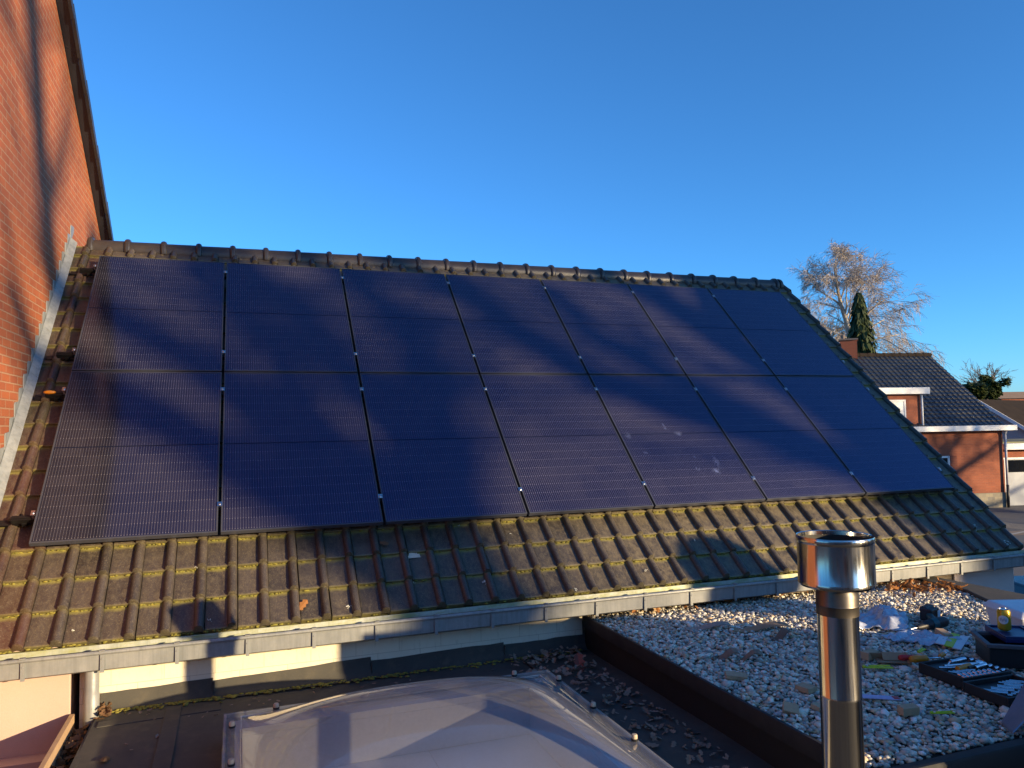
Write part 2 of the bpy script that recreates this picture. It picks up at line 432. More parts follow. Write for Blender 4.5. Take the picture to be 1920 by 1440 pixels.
INK = plain('printed_ink', (.04,.06,.22), None, .5)
LICHEN = plain('white_lichen', (.62,.62,.56), (.45,.46,.40), .95, 0, 40)
CARPAINT = plain('dark_teal_car_paint', (.008,.030,.038), None, .2, .2, 4, .01)
TYRE = plain('tyre_rubber', (.012,.012,.012), None, .85)

# ------------------------------------------------------------------ ground
g = MB(); g.add([(-250,-250,GZ),(350,-250,GZ),(350,450,GZ),(-250,450,GZ)], [(0,1,2,3)])
struct(g.build('ground', ASPH))
def strip(name, pts, w, mat, z):
    m = MB(); P = [Vector(q) for q in pts]; v = []
    for i, q in enumerate(P):
        t = (P[min(i+1, len(P)-1)] - P[max(i-1, 0)]).normalized(); s = Vector((-t.y, t.x))
        v += [(q.x-s.x*w/2, q.y-s.y*w/2, z), (q.x+s.x*w/2, q.y+s.y*w/2, z)]
    m.add(v, [(2*i, 2*i+2, 2*i+3, 2*i+1) for i in range(len(P)-1)])
    return struct(m.build(name, mat))
strip('cobbled_path', [(27.6,19),(27.0,15.2),(26.75,13.9),(26.75,12.9),(27.2,10),(28.5,6)], 1.25, COBBLE, GZ+.004)
strip('brown_path', [(22.0,12.7),(24.6,12.25),(25.7,12.15),(28,12.2),(32,12.5)], .75, plain('tan_path', (.24,.18,.13), None, .95, 0, 2), GZ+.008)
strip('pale_kerb_line', [(22,11.6),(24.5,12.0),(26.0,12.33),(30,13.2)], .12, PALELINE, GZ+.012)
strip('dark_joint_line', [(19,11.2),(23.1,10.78),(25,10.6),(30,10.3)], .14, plain('tar_joint', (.04,.04,.042), None, .9), GZ+.004)

# ------------------------------------------------------------------ the tiled house
house = thing('tiled_house', (4, 1.2, GZ), 'long single-storey house under a dark brown tiled roof with black solar panels', 'house')
ROLL0, TW, ROWH, EAVE = .042, .1985, .2405, -.69
NPAN = -.135
def tiled_front():
    m = MB(); m.col = []
    R = random.Random(3)
    # across-profile relative to the roll centre: (du, dn, roll factor)
    prof = [(-.163,-.003,0),(-.155,.000,0),(-.10,-.002,0),(-.045,.000,0),(-.034,.003,0)]
    for a in range(0, 9):
        ang = PI - PI*a/8
        prof.append((.030*math.cos(ang), .004+.034*math.sin(ang), 1))
    prof += [(.0325,-.012,0)]
    np_ = len(prof)
    for r in range(19):
        for k in range(-1, 43):
            uc = ROLL0 + TW*k; v0 = EAVE + ROWH*r
            vlen = ROWH + .012
            if r == 18: vlen = .19
            dn = R.uniform(-.002,.002); du = R.uniform(-.002,.002); tl = R.uniform(-.003,.003); sk = R.uniform(-.004,.004)
            if k < 1: base = (.062+R.uniform(-.012,.012), .037+R.uniform(-.006,.006), .031)
            else:
                q = R.random()
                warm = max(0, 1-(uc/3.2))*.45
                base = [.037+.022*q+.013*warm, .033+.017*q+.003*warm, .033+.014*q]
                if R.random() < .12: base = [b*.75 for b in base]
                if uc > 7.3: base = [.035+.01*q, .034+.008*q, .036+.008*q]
            rows = [(-.0, -.030), (-.0, .023), (.006, .026), (.022, .0245), (.5, .013), (1, .001)]
            vs = []; cs = []
            for ri, (fv, off) in enumerate(rows):
                for (a, b, rf) in prof:
                    sc = 1.0; lift = 0
                    if rf:
                        if ri == 1: sc = .86
                        if ri == 2: sc = 1.12
                        if ri == 3: sc = 1.02
                        if ri == 4: sc = .97
                        if ri == 5: sc = .88
                    bn = b*(sc if rf else 1)
                    aa = a*(.97+.03*sc if rf else 1)
                    vv = v0 + (fv*vlen if ri >= 4 else fv) + (a*sk if ri < 4 else 0)
                    n = NPAN + bn + off + dn + tl*a/.16
                    if ri == 0: n = NPAN - .02 + (b*.6 if rf else 0)
                    vs.append(slope(uc+du+aa, vv, n)); cs.append((*base, 1))
            fs = []; us = []
            fvv = [0, .01, .03, .09, .5, 1]
            for ri in range(len(rows)-1):
                for j in range(np_-1):
                    fs.append((ri*np_+j, ri*np_+j+1, (ri+1)*np_+j+1, (ri+1)*np_+j))
                    u0, u1 = j/(np_-1), (j+1)/(np_-1)
                    us.append(((u0,fvv[ri]),(u1,fvv[ri]),(u1,fvv[ri+1]),(u0,fvv[ri+1])))
            m.add(vs, fs, 0, us); m.col += cs
    return m
roof = tiled_front().build('roof', TILE, house, smooth=True, angle=40)
# moss cushions along the lower courses
m = MB(); R = random.Random(11)
for r in range(0, 5):
    for k in range(-1, 43):
        uc = ROLL0+TW*k
        dens = 1.0 if (uc < 1.7 or uc > 3.4) else .25
        if uc > 7.3: dens = .12
        for q in range(11):
            if R.random() > dens: continue
            u = uc - .16 + .125*R.random(); v = EAVE + ROWH*r - .004 + R.uniform(-.003,.003)
            s = R.uniform(.004,.010)
            m.ball(slope(u, v, NPAN+.004+R.uniform(-.004,.008)), (s*R.uniform(1,2.2), s*.8, s*.7), 1)
mo = m.build('moss', MOSSM, house, smooth=True); mo['kind'] = 'stuff'
# rear slope, ridge with mortar, verge
AY, AZ = 2.876, 2.607
m = MB(); 
m.prism([(-.32,AY+.02,AZ-.06),(8.36,AY+.02,AZ-.06),(8.36,AY+3.3,AZ-.06-3.2),(-.32,AY+3.3,AZ-.06-3.2)], (0,-.03,-.05))
m.build('rear_roof', VERGE, house)
m = MB()
u = -.165; k = 0
while u < 8.30:
    L = min(.336, 8.33-u); n = 12
    for (a, b, r0, r1) in ((0, .006, .099, .112), (.006, .020, .112, .120), (.020, .042, .120, .120), (.042, .056, .120, .110), (.056, .062, .110, .094), (.062, L+.01, .0935, .098)):
        v = []
        for (uu, rr) in ((u+a, r0), (u+b, r1)):
            v += [(uu, AY + rr*1.0*math.cos(PI*(-.10)+PI*1.2*j/n), AZ-.052+rr*math.sin(PI*(-.10)+PI*1.2*j/n)) for j in range(n+1)]
        f = [(j, j+1, n+1+j+1, n+1+j) for j in range(n)]
        f += [tuple(range(n+1)), tuple(reversed(range(n+1, 2*n+2)))]
        m.add(v, f)
    u += L; k += 1
m.lathe([(.0,-.02),(.110,-.02),(.114,0),(.110,.02),(.0,.02)], (8.335,AY,AZ-.05), 24, 0, Matrix.Rotation(PI/2,3,'Y'))
ridge = m.build('ridge', RIDGE, house, smooth=True, angle=35); ridge['label'] = 'dark brown half round ridge tiles with collars'
m = MB(); R = random.Random(5)
for i in range(300):
    u = -.15 + 8.45*i/300
    m.ball((u, AY-.105+R.uniform(-.012,.012), AZ-.115+R.uniform(-.012,.006)), (R.uniform(.02,.04), R.uniform(.012,.02), R.uniform(.014,.022)), 1)
m.build('mortar_bed', MORTAR, house, smooth=True)
m = MB()
for r in range(19):
    v0 = EAVE + ROWH*r
    a = [slope(8.405, v0, NPAN+.032), slope(8.405, v0+ROWH+.01, NPAN+.014), slope(8.405, v0+ROWH+.01, NPAN-.11), slope(8.405, v0, NPAN-.11)]
    m.prism(a, (.018,0,0))
m.build('verge', VERGE, house)
# walls
m = MB()
m.b2((.36,-.35,GZ),(3.74,-.10,-.58)); m.build('wall', CREAM, house)
m = MB(); m.b2((3.742,-.33,GZ),(7.58,-.10,-.58)); w = m.build('wall', BRICKDIM, house); w['label'] = 'brown brick wall between gutter and gravel'
m = MB(); m.b2((7.582,-.35,GZ),(8.36,-.10,-.58)); w = m.build('wall', PALE, house, bevel=.006); w['label'] = 'pale rendered end of the front wall'
m = MB(); m.b2((-.315,-.37,GZ),(.315,-.10,-.58)); w = m.build('wall', PINK, house, bevel=.008); w['label'] = 'pink rendered wall below the gutter'
m = MB(); m.prism([(8.2,-.098,GZ),(8.2,5.6,GZ),(8.2,5.6,-.5),(8.2,AY,AZ-.2),(8.2,-.098,-.6)], (.15,0,0)); m.build('gable_wall', PALE, house)
m = MB(); m.b2((-.31,5.4,GZ),(8.19,5.6,-.35)); m.build('rear_wall', PALE, house)
# gutter: box section with a rolled bead
gut = None
m = MB()
GX0, GX1 = -.31, 8.62
sec = [(-.400,-.590),(-.405,-.690),(-.425,-.712),(-.505,-.718),(-.528,-.705),(-.532,-.606)]
inn = [(-.532+.003,-.606),(-.525,-.700),(-.503,-.712),(-.426,-.706),(-.408,-.688),(-.403,-.590)]
nseg = 24
for i in range(nseg):
    x0 = GX0 + (GX1-GX0)*i/nseg; x1 = GX0 + (GX1-GX0)*(i+1)/nseg
    for mi, s in ((0, sec), (1, inn)):
        v = [(x0, y, z) for y, z in s] + [(x1, y, z) for y, z in s]; n = len(s)
        m.add(v, [(j, j+n, j+n+1, j+1) for j in range(n-1)], mi)
m.tube([(GX0,-.540,-.603),(GX1,-.540,-.603)], .0125, 10)
for x in (GX0, GX1): m.add([(x, y, z) for y, z in sec], [tuple(range(len(sec)))])
gutter = m.build('gutter', [ZINC, ZINCI], house, smooth=True, angle=35)
m = MB()
m.b2((-.011,-.5415,-.720),(.011,-.5345,-.596)); m.box((0,-.542,-.588),(.030,.030,.004)); m.tube([(0,-.5415,-.640),(0,-.545,-.640)], .005, 8)
gl = m.build('bracket', ZINC, None); gl.parent = gutter
first = gl
for i in range(22):
    x = .10 + .4085*i
    b = first if i == 0 else first.copy()
    if i: COL.objects.link(b); b.parent = gutter
    b.location = (x - wloc(house).x, -wloc(house).y, -wloc(house).z)
    b.rotation_euler = (0, 0, 0)
# mossy zinc eaves strip under the lowest tiles
m = MB(); m.prism([slope(-.3,-.74,-.165), slope(8.36,-.74,-.165), slope(8.36,-.60,-.165), slope(-.3,-.60,-.165)], (0,.004,-.004)); m.build('eaves_strip', plain('mossy_eaves', (.075,.07,.035), (.12,.115,.03), .9, 0, 10), house)
# downpipe with a slanted open end
m = MB(); n = 20; r = .041
v = []
for (zz, sl, rr) in ((-.70,0,r),(-.86,0,r),(-.862,0,r+.002),(-.99,0,r+.002),(-1.085,.75,r+.001)):
    for j in range(n):
        a = 2*PI*j/n; v.append((.442+rr*math.cos(a), -.452+rr*math.sin(a), zz + sl*(-rr*math.sin(a))))
m.add(v, [(i*n+j, (i+1)*n+j, (i+1)*n+(j+1) % n, i*n+(j+1) % n) for i in range(4) for j in range(n)])
v2 = [(.442+(q[0]-.442)*.93, -.452+(q[1]+.452)*.93, q[2]) for q in v[-n:]] + [(.442+(q[0]-.442)*.93, -.452+(q[1]+.452)*.93, -.95) for q in v[-n:]]
m.add(v2, [(j, j+n, (j+1) % n+n, (j+1) % n) for j in range(n)], 1)
m.build('downpipe', [ZINC, SOOT], house, smooth=True, angle=50)
# stepped flashing against the brick gable
m = MB(); R = random.Random(2)
v = -.60
m.prism([slope(-.335,-.66,-.092), slope(-.252,-.66,-.092), slope(-.252,3.80,-.092), slope(-.335,3.80,-.092)], (0,-.002,.003))
k = 0
while v < 3.86:
    L = .165
    a = slope(-.318, v-.015, -.10); b = slope(-.318, v+L+.02, -.10)
    z1 = b[2]+.050+R.uniform(-.006,.006)
    P = [a, b, (a[0], b[1]-.004, z1), (a[0], a[1]+.012, z1-.012), (a[0], a[1]+.002, z1-.03)]
    t_ = .003+.004*(k % 2)+.002*R.random()
    m.prism([(q_[0], q_[1], q_[2]) for q_ in P], (t_,0,0))
    v += L; k += 1
# dressed sloping leaf between wall and tiles
k = 0; v = -.66
while v < 3.8:
    L = .60; e = min(v+L+.03, 3.82)
    A = [(-.312, slope(0,v,-.10)[1], slope(0,v,-.10)[2]+.06), slope(-.250,v,-.090), slope(-.250,e,-.094), (-.312, slope(0,e,-.10)[1], slope(0,e,-.10)[2]+.056)]
    m.prism(A, (.004,-.003,.003)); v += L
m.build('flashing', LEAD, house)

# ------------------------------------------------------------------ solar panels
PW, PH, PG = 1.134, 1.722, .02
Rs = Matrix.Rotation(TH, 4, 'X')
def make_panel():
    root = bpy.data.objects.new('solar_panel', None); COL.objects.link(root)
    f = MB(); w = .011; h = .034
    f.b2((0,0,-h),(PW,w,0)); f.b2((0,PH-w,-h),(PW,PH,0)); f.b2((0,w,-h),(w,PH-w,0)); f.b2((PW-w,w,-h),(PW,PH-w,0))
    fo = f.build('frame', FRAME, None, bevel=.0012); fo.parent = root
    c = MB(); c.b2((w,w,-.012),(PW-w,PH-w,-.0025))
    co = c.build('cell_glass', CELL, None); co.parent = root
    KIDS[root.name] = [fo, co]
    return root
ORD = ['leftmost', 'second from the left', 'third from the left', 'middle', 'third from the right', 'second from the right', 'rightmost']
EXTRA = {(0,0): 'bottom left corner of the array beside the pink wall gutter', (1,0): 'top left corner of the array near the zinc flashing', (0,4): 'with pale blue hand smears', (1,6): 'wholly in shade at the roof verge', (0,6): 'half shaded at the lower right corner'}
proto = make_panel()
for row in (0, 1):
    for c in range(7):
        o = proto if (row, c) == (0, 0) else copy_tree(proto)
        o.location = slope(c*(PW+PG), row*(PH+PG), 0); o.rotation_euler = (TH, 0, 0)
        lab = f"black solar panel, {ORD[c]} in the {'upper' if row else 'lower'} row"
        ex = {(0,4): 'smeared with pale blue handprints', (1,6): 'wholly in shade by the verge'}.get((row, c))
        if ex: lab += ', ' + ex
        tag(o, lab, 'solar panel', 'solar panels on the tiled roof')
        if (row, c) == (0, 4):
            ch = [x for x in KIDS[o.name] if x.name.startswith('cell_glass')][0]
            ch.data = ch.data.copy(); ch.data.materials[0] = CELLS
RNAME = {0: 'lowest', 1: 'second lowest', 2: 'second highest', 3: 'highest'}
for i, v in enumerate((.25, 1.50, 2.00, 3.28)):
    rt = thing('mounting_rail', slope(-.2, v, -.06), f"black panel mounting rail, {RNAME[i]} of four, its end jutting over the left tiles", 'rail', 'mounting rails under the solar panels')
    m = MB()
    for (a, b, n0, n1, dv) in ((-.150, 8.06, -.075, -.040, .020), (-.150, 8.06, -.040, -.035, .007)):
        P = [slope(a, v-dv, n0), slope(a, v+dv, n0), slope(a, v+dv, n1), slope(a, v-dv, n1)]
        m.prism(P, (b-a,0,0))
    m.build('rail', RAIL, rt)
    m = MB(); P = [slope(-.235, v-.012, -.108), slope(-.235, v+.035, -.108), slope(-.235, v+.035, -.098), slope(-.235, v-.012, -.098)]
    m.prism(P, (.23,0,0)); P = [slope(-.09, v-.03, -.10), slope(-.09, v+.03, -.10), slope(-.09, v+.03, -.07), slope(-.09, v-.03, -.07)]; m.prism(P, (.03,0,0))
    m.build('hook', RAIL, rt)
    for j in range(8):
        u = j*(PW+PG) - PG/2
        if j == 0: u = -.018
        if j == 7: u = 7*(PW+PG)-PG+.012
        m = MB()
        Rm = Matrix.Rotation(TH, 3, 'X')
        m.box(slope(u, v, .0035), (.034 if 0 < j < 7 else .024, .040, .004), Rm); m.box(slope(u, v, -.018), (.014, .03, .045), Rm)
        c = Vector(slope(u, v, .009)); m.lathe([(0.0,.006),(.007,.006),(.0085,.002),(.0085,-.004)], c, 12, 0, Rm)
        m.build('clamp', ALU, rt)
    if i == 1:
        m = MB(); m.ball(slope(-.12, v, -.030), (.045,.022,.016), 2); oc = m.build('end_cap', ORANGE, rt, smooth=True); oc['label'] = 'orange plug on the rail end'

# ------------------------------------------------------------------ neighbouring brick house (left)
nb = thing('brick_house', (-4, -2, GZ), 'tall red brick house with a bare gable beside the solar roof', 'house')
sl = .638; APY = 1.15; APZ = 4.674+.638*(2.068-1.15)
def gz(y): return APZ - sl*abs(y-APY)
m = MB(); ylo, yhi = -2.3, 6.2
poly = [(-.32, ylo, GZ), (-.32, yhi, GZ), (-.32, yhi, gz(yhi)), (-.32, APY, APZ), (-.32, ylo, gz(ylo))]
m.prism(poly, (-7.5,0,0)); m.build('wall', BRICKRED, nb)
m = MB()
for s in (1, -1):
    ye = yhi+.3 if s > 0 else ylo-.3
    P = [(-.225, APY, APZ+.025), (-.225, ye, gz(ye)+.025), (-.225, ye, gz(ye)+.075), (-.225, APY, APZ+.075)]
    m.prism(P, (-7.7,0,0))
m.build('roof', FARTILE, nb)
m = MB()
y = APY; k = 0
while y < yhi+.2:
    L = .34; a, b = y, y+L+.03
    P = [(-.22, a, gz(a)+.012), (-.22, b, gz(b)-.010), (-.22, b, gz(b)+.085), (-.22, a, gz(a)+.110)]
    m.prism(P, (.028+.003*(k%2),0,0)); y += L; k += 1
y = APY
while y > ylo-.2:
    L = .34; a, b = y, y-L-.03
    P = [(-.22, a, gz(a)+.012), (-.22, b, gz(b)-.010), (-.22, b, gz(b)+.085), (-.22, a, gz(a)+.110)]
    m.prism(P, (.028+.003*(k%2),0,0)); y -= L; k += 1
m.build('verge', VERGE, nb)

# ------------------------------------------------------------------ lower flat roof
fr = thing('lower_flat_roof', (2, -4, GZ), 'dark bitumen flat roof around the skylight, below the cream wall', 'flat roof')
SX0, SX1, SY0, SY1, RIMZ = 1.195, 3.125, -3.00, -1.138, -.85
hx0, hx1, hy0, hy1 = SX0+.06, SX1-.06, SY0+.06, SY1-.06
m = MB(); T = -1.0
def deck(x0, x1, y0, y1, nx, ny):
    R = random.Random(int(x0*100+y0*10)); v = []
    for i in range(nx+1):
        for j in range(ny+1):
            x = x0+(x1-x0)*i/nx; y = y0+(y1-y0)*j/ny
            v.append((x, y, T + .004*math.sin(x*3.1+y*2)+.003*math.sin(y*7+x)))
    f = [(i*(ny+1)+j, (i+1)*(ny+1)+j, (i+1)*(ny+1)+j+1, i*(ny+1)+j+1) for i in range(nx) for j in range(ny)]
    m.add(v, f)
deck(.47, hx0, -9, -.35, 8, 40); deck(hx1, 3.78, -9, -.35, 8, 40); deck(hx0, hx1, hy1, -.35, 14, 8); deck(hx0, hx1, -9, hy0, 14, 30)
m.build('deck', FELT, fr, smooth=True)
m = MB(); m.b2((.50,-9,-1.35),(1.2,-.36,-1.02)); m.b2((3.1,-9,-3.1),(3.7,-.36,-1.02)); m.build('structure_below', FELT, fr)
# felt upstand on the cream wall, its top edge stepping from length to length
m = MB(); R = random.Random(4)
for (x0, x1, zt0, zt1) in ((.475,1.118,-.893,-.886),(1.12,2.130,-.899,-.873),(2.132,3.10,-.898,-.881),(3.102,3.755,-.899,-.893)):
    n = 8; v = []
    for i in range(n+1):
        x = x0+(x1-x0)*i/n; zt = zt0+(zt1-zt0)*i/n + R.uniform(-.004,.004)
        v += [(x,-.358,zt),(x,-.368,(zt-1)/2-.005),(x,-.395,-.995),(x,-.44,-.993)]
    m.add(v, [(i*4+j, i*4+j+1, (i+1)*4+j+1, (i+1)*4+j) for i in range(n) for j in range(3)])
m.build('felt_upstand', FELT, fr, smooth=True)
m = MB()
for x in (1.124, 2.136, 3.106):
    m.box((x, -.376, -.945), (.010, .012, .09))
for si, (a, b) in enumerate((((.5,-.62,-.994),(1.17,-.60,-.994)), ((.9,-.5,-.994),(.93,-9,-.994)), ((3.25,-.5,-.994),(3.27,-9,-.994)))):
    a = (a[0], a[1], a[2]+.003*si); b = (b[0], b[1], b[2]+.003*si); d = Vector(b)-Vector(a); L = d.length
    m.box((Vector(a)+Vector(b))/2, (L, .09, .006), Matrix.Rotation(math.atan2(d.y, d.x), 3, 'Z'))
m.build('felt_seam', FELT, fr, bevel=.002)
# open drain channel with a pale timber edge at the left
m = MB(); m.b2((.33,-9,-1.14),(.47,-.40,-1.12)); m.b2((.458,-9,-1.12),(.49,-.40,-1.003)); m.build('drain_channel', FELT, fr)
m = MB(); m.b2((.318,-9,-1.16),(.343,-.40,-.985)); m.build('edge_board', WOOD, fr)
m = MB()
m.b2((-6,-9,-1.62),(.317,-.372,-1.60)); m.b2((-6,-.46,-1.60),(.317,-.372,-1.30)); m.b2((-6,-.50,-1.30),(.316,-.372,-1.20)); m.build('ledge', PINK, fr)
m = MB(); m.b2((-6,-9,-3.1),(.33,-.52,-1.63)); m.build('lower_roof', TRIM, fr)

# moss and weeds at the base of the upstand
m = MB(); R = random.Random(8)
for i in range(900):
    x = R.uniform(.5, 3.7)
    if R.random() > (.9 if x < 1.3 else .5): continue
    s = R.uniform(.004,.012)
    m.ball((x, -.40-.03*abs(R.gauss(0,1)), -.992), (s*1.6, s, s*.6), 1)
mw = m.build('moss', MOSSM, fr, smooth=True); mw['kind'] = 'stuff'

# ------------------------------------------------------------------ leaves
def leaf_poly(R, c, size, mb, lobes=True, flat=.3):
    yaw = R.uniform(0, 2*PI); pit = R.gauss(0, flat); rol = R.gauss(0, flat)
    rot = Matrix.Rotation(yaw,3,'Z') @ Matrix.Rotation(pit,3,'X') @ Matrix.Rotation(rol,3,'Y')
    curl = R.uniform(-.5,.9); c = Vector(c)
    n = 7; pts = []
    wid = [0.03,.24,.16,.33,.18,.28,.03] if lobes else [.02,.2,.3,.32,.28,.17,.01]
    for i in range(n):
        t = i/(n-1)-.5
        for s in (-1, 0, 1):
            w = wid[i]*s*(.85+.3*R.random())
            pts.append(c + rot @ Vector((t*size, w*size, (abs(w)*curl + t*t*curl*.6)*size)))
    f = []
    for i in range(n-1):
        for j in range(2):
            f.append((i*3+j, i*3+j+1, (i+1)*3+j+1, (i+1)*3+j))
    mb.add(pts, f)
R = random.Random(21)
m = MB()
for i in range(520):            # drift along the parapet foot and in its corner
    t = R.random()**1.7
    y = -.46 - 3.2*t; spread = .10 + .30*(1-t)
    x = 3.63 - abs(R.gauss(0, spread))*(.6 if t > .5 else 1.0)
    if x < 3.1: continue
    if y < -2.2 and R.random() < .6: continue
    leaf_poly(R, (x, y, -.988+R.random()*.05*max(0,1-2.2*t)), R.uniform(.025,.062), m)
for i in range(70):
    leaf_poly(R, (R.uniform(.55,3.6), R.uniform(-1.25,-.45), -.99), R.uniform(.012,.035), m)
tag(m.build('dead_leaves', DUSTLEAF), 'drift of dead brown leaves along the foot of the dark parapet', 'leaves', kind='stuff')
m = MB()
for i in range(110):
    leaf_poly(R, (.40+R.gauss(0,.035), -.50-abs(R.gauss(0,.22)), -1.11+R.random()*.07), R.uniform(.04,.085), m, True, .6)
for i in range(45):
    leaf_poly(R, (.50+R.gauss(0,.022), -.43-abs(R.gauss(0,.05)), -.99+R.random()*.05), R.uniform(.03,.06), m, True, .7)
tag(m.build('drain_leaves', DEADLEAF), 'dead leaves clogging the drain channel under the downpipe', 'leaves', kind='stuff')
m = MB()
for i in range(90):
    x = R.uniform(4.0, 7.1); leaf_poly(R, (x, -.38-abs(R.gauss(0,.05)), -.755+R.random()*.05), R.uniform(.03,.07), m, True, .5)
for i in range(120):
    x = R.gauss(6.8,.2); x = min(x, 7.02); leaf_poly(R, (x, -.5-abs(R.gauss(0,.16)) - max(0,x-6.6)*.35, -.755+R.random()*.05), R.uniform(.035,.075), m, True, .5)
tag(m.build('gravel_leaves', ORLEAF), 'russet oak leaves heaped on the far edge of the gravel', 'leaves', kind='stuff')
def one_leaf(loc, size, mat, label, seed, rx=0):
    m = MB(); R = random.Random(seed); leaf_poly(R, (0,0,0), size, m, True, .15)
    o = m.build('oak_leaf', mat, None); o.location = loc; o.rotation_euler = (rx,0,0); tag(o, label, 'leaf', 'single fallen leaves')
one_leaf(slope(1.68,-.58,NPAN+.035), .085, ORLEAF, 'orange oak leaf on the lowest tiles above the gutter', 1, TH)
one_leaf(slope(2.29,-.12,NPAN+.045), .07, DEADLEAF, 'small pinkish leaf stuck on a tile roll near torn white card', 2, TH)
one_leaf((3.50,-.80,-.95), .13, plain('red_brown_leaf', (.28,.06,.035), None, .7), 'large red brown leaf leaning in the parapet corner', 3, .9)
one_leaf((.62,-1.16,-.985), .085, DEADLEAF, 'curled brown leaf lying alone right of the drain channel', 4)
one_leaf((3.32,-2.08,-.985), .10, DUSTLEAF, 'pale curled leaf between skylight corner bolt and parapet', 6)
# torn card on the tiles
m = MB(); m.prism([(0,0,0),(.10,.0,0),(.095,.045,0),(.075,.05,0),(.07,.038,0),(.055,.052,0),(.02,.045,0),(.012,.025,0)], (0,0,.003))
o = m.build('torn_card', plain('pale_torn_card', (.60,.53,.42), None, .9), None); o.location = slope(2.45,-.26,NPAN+.016); o.rotation_euler = (TH,0,.15); tag(o, 'torn scrap of pale card lying on the roof tiles', 'card scrap')
# lichen rings and droppings: growths on the tiles, part of the roof
m = MB(); R = random.Random(31)
for (u, v, s) in ((2.98,-.52,.020),(3.02,-.50,.016),(3.0,-.545,.014),(2.83,-.66,.018),(3.62,-.655,.02),(3.67,-.665,.016),(4.33,-.55,.014),(5.42,-.62,.02),(1.98,-.62,.016),(2.46,-.47,.008),(2.9,.02,.008),(3.3,-.1,.008),(2.6,-.05,.009),(8.02,-.42,.03),(8.27,-.62,.03),(6.35,-.2,.012),(.32,-.6,.01),(1.1,-.62,.01),(1.0,-.2,.008),(4.9,-.3,.01)):
    for k in range(7):
        m.ball(slope(u+R.gauss(0,s*.6), v+R.gauss(0,s*.5), NPAN+.012+.018*(1-((v-EAVE) % ROWH)/ROWH)), (s*R.uniform(.2,.5), s*R.uniform(.2,.4), .003), 1, 0, Matrix.Rotation(TH,3,'X'))
li = m.build('lichen', LICHEN, house, smooth=True); li['kind'] = 'stuff'

# ------------------------------------------------------------------ skylight
sk = thing('skylight', ((SX0+SX1)/2, (SY0+SY1)/2, -1.0), 'clear domed rooflight with bolted rim on the dark flat roof', 'skylight')
def ring(mb, x0, x1, y0, y1, w, z0, z1, mi=0):
    mb.b2((x0,y0,z0),(x1,y0+w,z1),mi); mb.b2((x0,y1-w,z0),(x1,y1,z1),mi)
    mb.b2((x0,y0+w,z0),(x0+w,y1-w,z1),mi); mb.b2((x1-w,y0+w,z0),(x1,y1-w,z1),mi)
m = MB(); ring(m, SX0+.012, SX1-.012, SY0+.012, SY1-.012, .045, -1.0, RIMZ-.022); m.build('curb', CURB, sk)
ix0, ix1, iy0, iy1 = SX0+.085, SX1-.20, SY0+.16, SY1-.19
m = MB(); zl0, zl1 = -.915, RIMZ-.026
m.b2((SX0+.058,iy1,zl0),(SX1-.058,SY1-.058,zl1)); m.b2((SX0+.058,SY0+.058,zl0),(SX1-.058,iy0,zl1)); m.b2((SX0+.058,iy0,zl0),(ix0,iy1,zl1)); m.b2((ix1,iy0,zl0),(SX1-.058,iy1,zl1))
m.build('liner_ledge', SHAFT, sk)
m = MB(); ring(m, ix0-.03, ix1+.03, iy0-.03, iy1+.03, .03, -1.15, -.916); m.build('shaft_lining', SHAFT, sk)
m = MB(); m.b2((ix0-.03,iy0-.03,-1.19),(ix0+1.02,iy1+.03,-1.152)); m.b2((ix0+1.024,iy0-.03,-1.193),(ix1+.03,iy1+.03,-1.154)); m.build('inner_pane', SHAFT, sk)
def dome_mesh(inset, h, z0, wrim):
    m = MB(); n = 56; x0, x1, y0, y1 = SX0+inset, SX1-inset, SY0+inset, SY1-inset
    def par(i, a, b):            # parameter spacing with a flat rim
        return a+(b-a)*i/n
    v = []
    for i in range(n+1):
        for j in range(n+1):
            x, y = par(i, x0, x1), par(j, y0, y1)
            dx = min(1, abs((x-(x0+x1)/2)/((x1-x0)/2-wrim))); dy = min(1, abs((y-(y0+y1)/2)/((y1-y0)/2-wrim)))
            f = ((1-dx**2.6)*(1-dy**2.6))
            z = z0 + (h*f**.80 if f > 0 else 0)
            v.append((x, y, z))
    k = n+1
    m.add(v, [(i*k+j, (i+1)*k+j, (i+1)*k+j+1, i*k+j+1) for i in range(n) for j in range(n)])
    return m, (x0, x1, y0, y1)
m, bb = dome_mesh(0, .225, RIMZ, .09)
x0, x1, y0, y1 = bb; zl = RIMZ-.03
m.add([(x0,y0,RIMZ),(x1,y0,RIMZ),(x1,y1,RIMZ),(x0,y1,RIMZ),(x0-.003,y0-.003,zl),(x1+.003,y0-.003,zl),(x1+.003,y1+.003,zl),(x0-.003,y1+.003,zl)], [(4,5,1,0),(5,6,2,1),(6,7,3,2),(7,4,0,3)])
m.build('dome', DOME, sk, smooth=True, angle=60)
m, _ = dome_mesh(.03, .185, RIMZ-.012, .07); m.build('inner_dome', DOME2, sk, smooth=True)
m = MB(); ring(m, SX0+.004, SX1-.004, SY0+.004, SY1-.004, .012, RIMZ-.028, RIMZ-.003); ring(m, SX0+.088, SX1-.088, SY0+.088, SY1-.088, .006, RIMZ+.001, RIMZ+.006); m.build('rim', plain('pale_rim_strip', (.62,.60,.55), (.45,.42,.36), .35, 0, 14), sk)
bolts = [(1.47,SY1-.04),(1.94,SY1-.04),(2.41,SY1-.04),(2.885,SY1-.04)] + [(x_, y_) for x_ in (SX0+.045, SX1-.02) for y_ in (-1.365,-1.84,-2.30,-2.77)] + [(1.47,SY0+.04),(1.94,SY0+.04),(2.41,SY0+.04),(2.885,SY0+.04)]
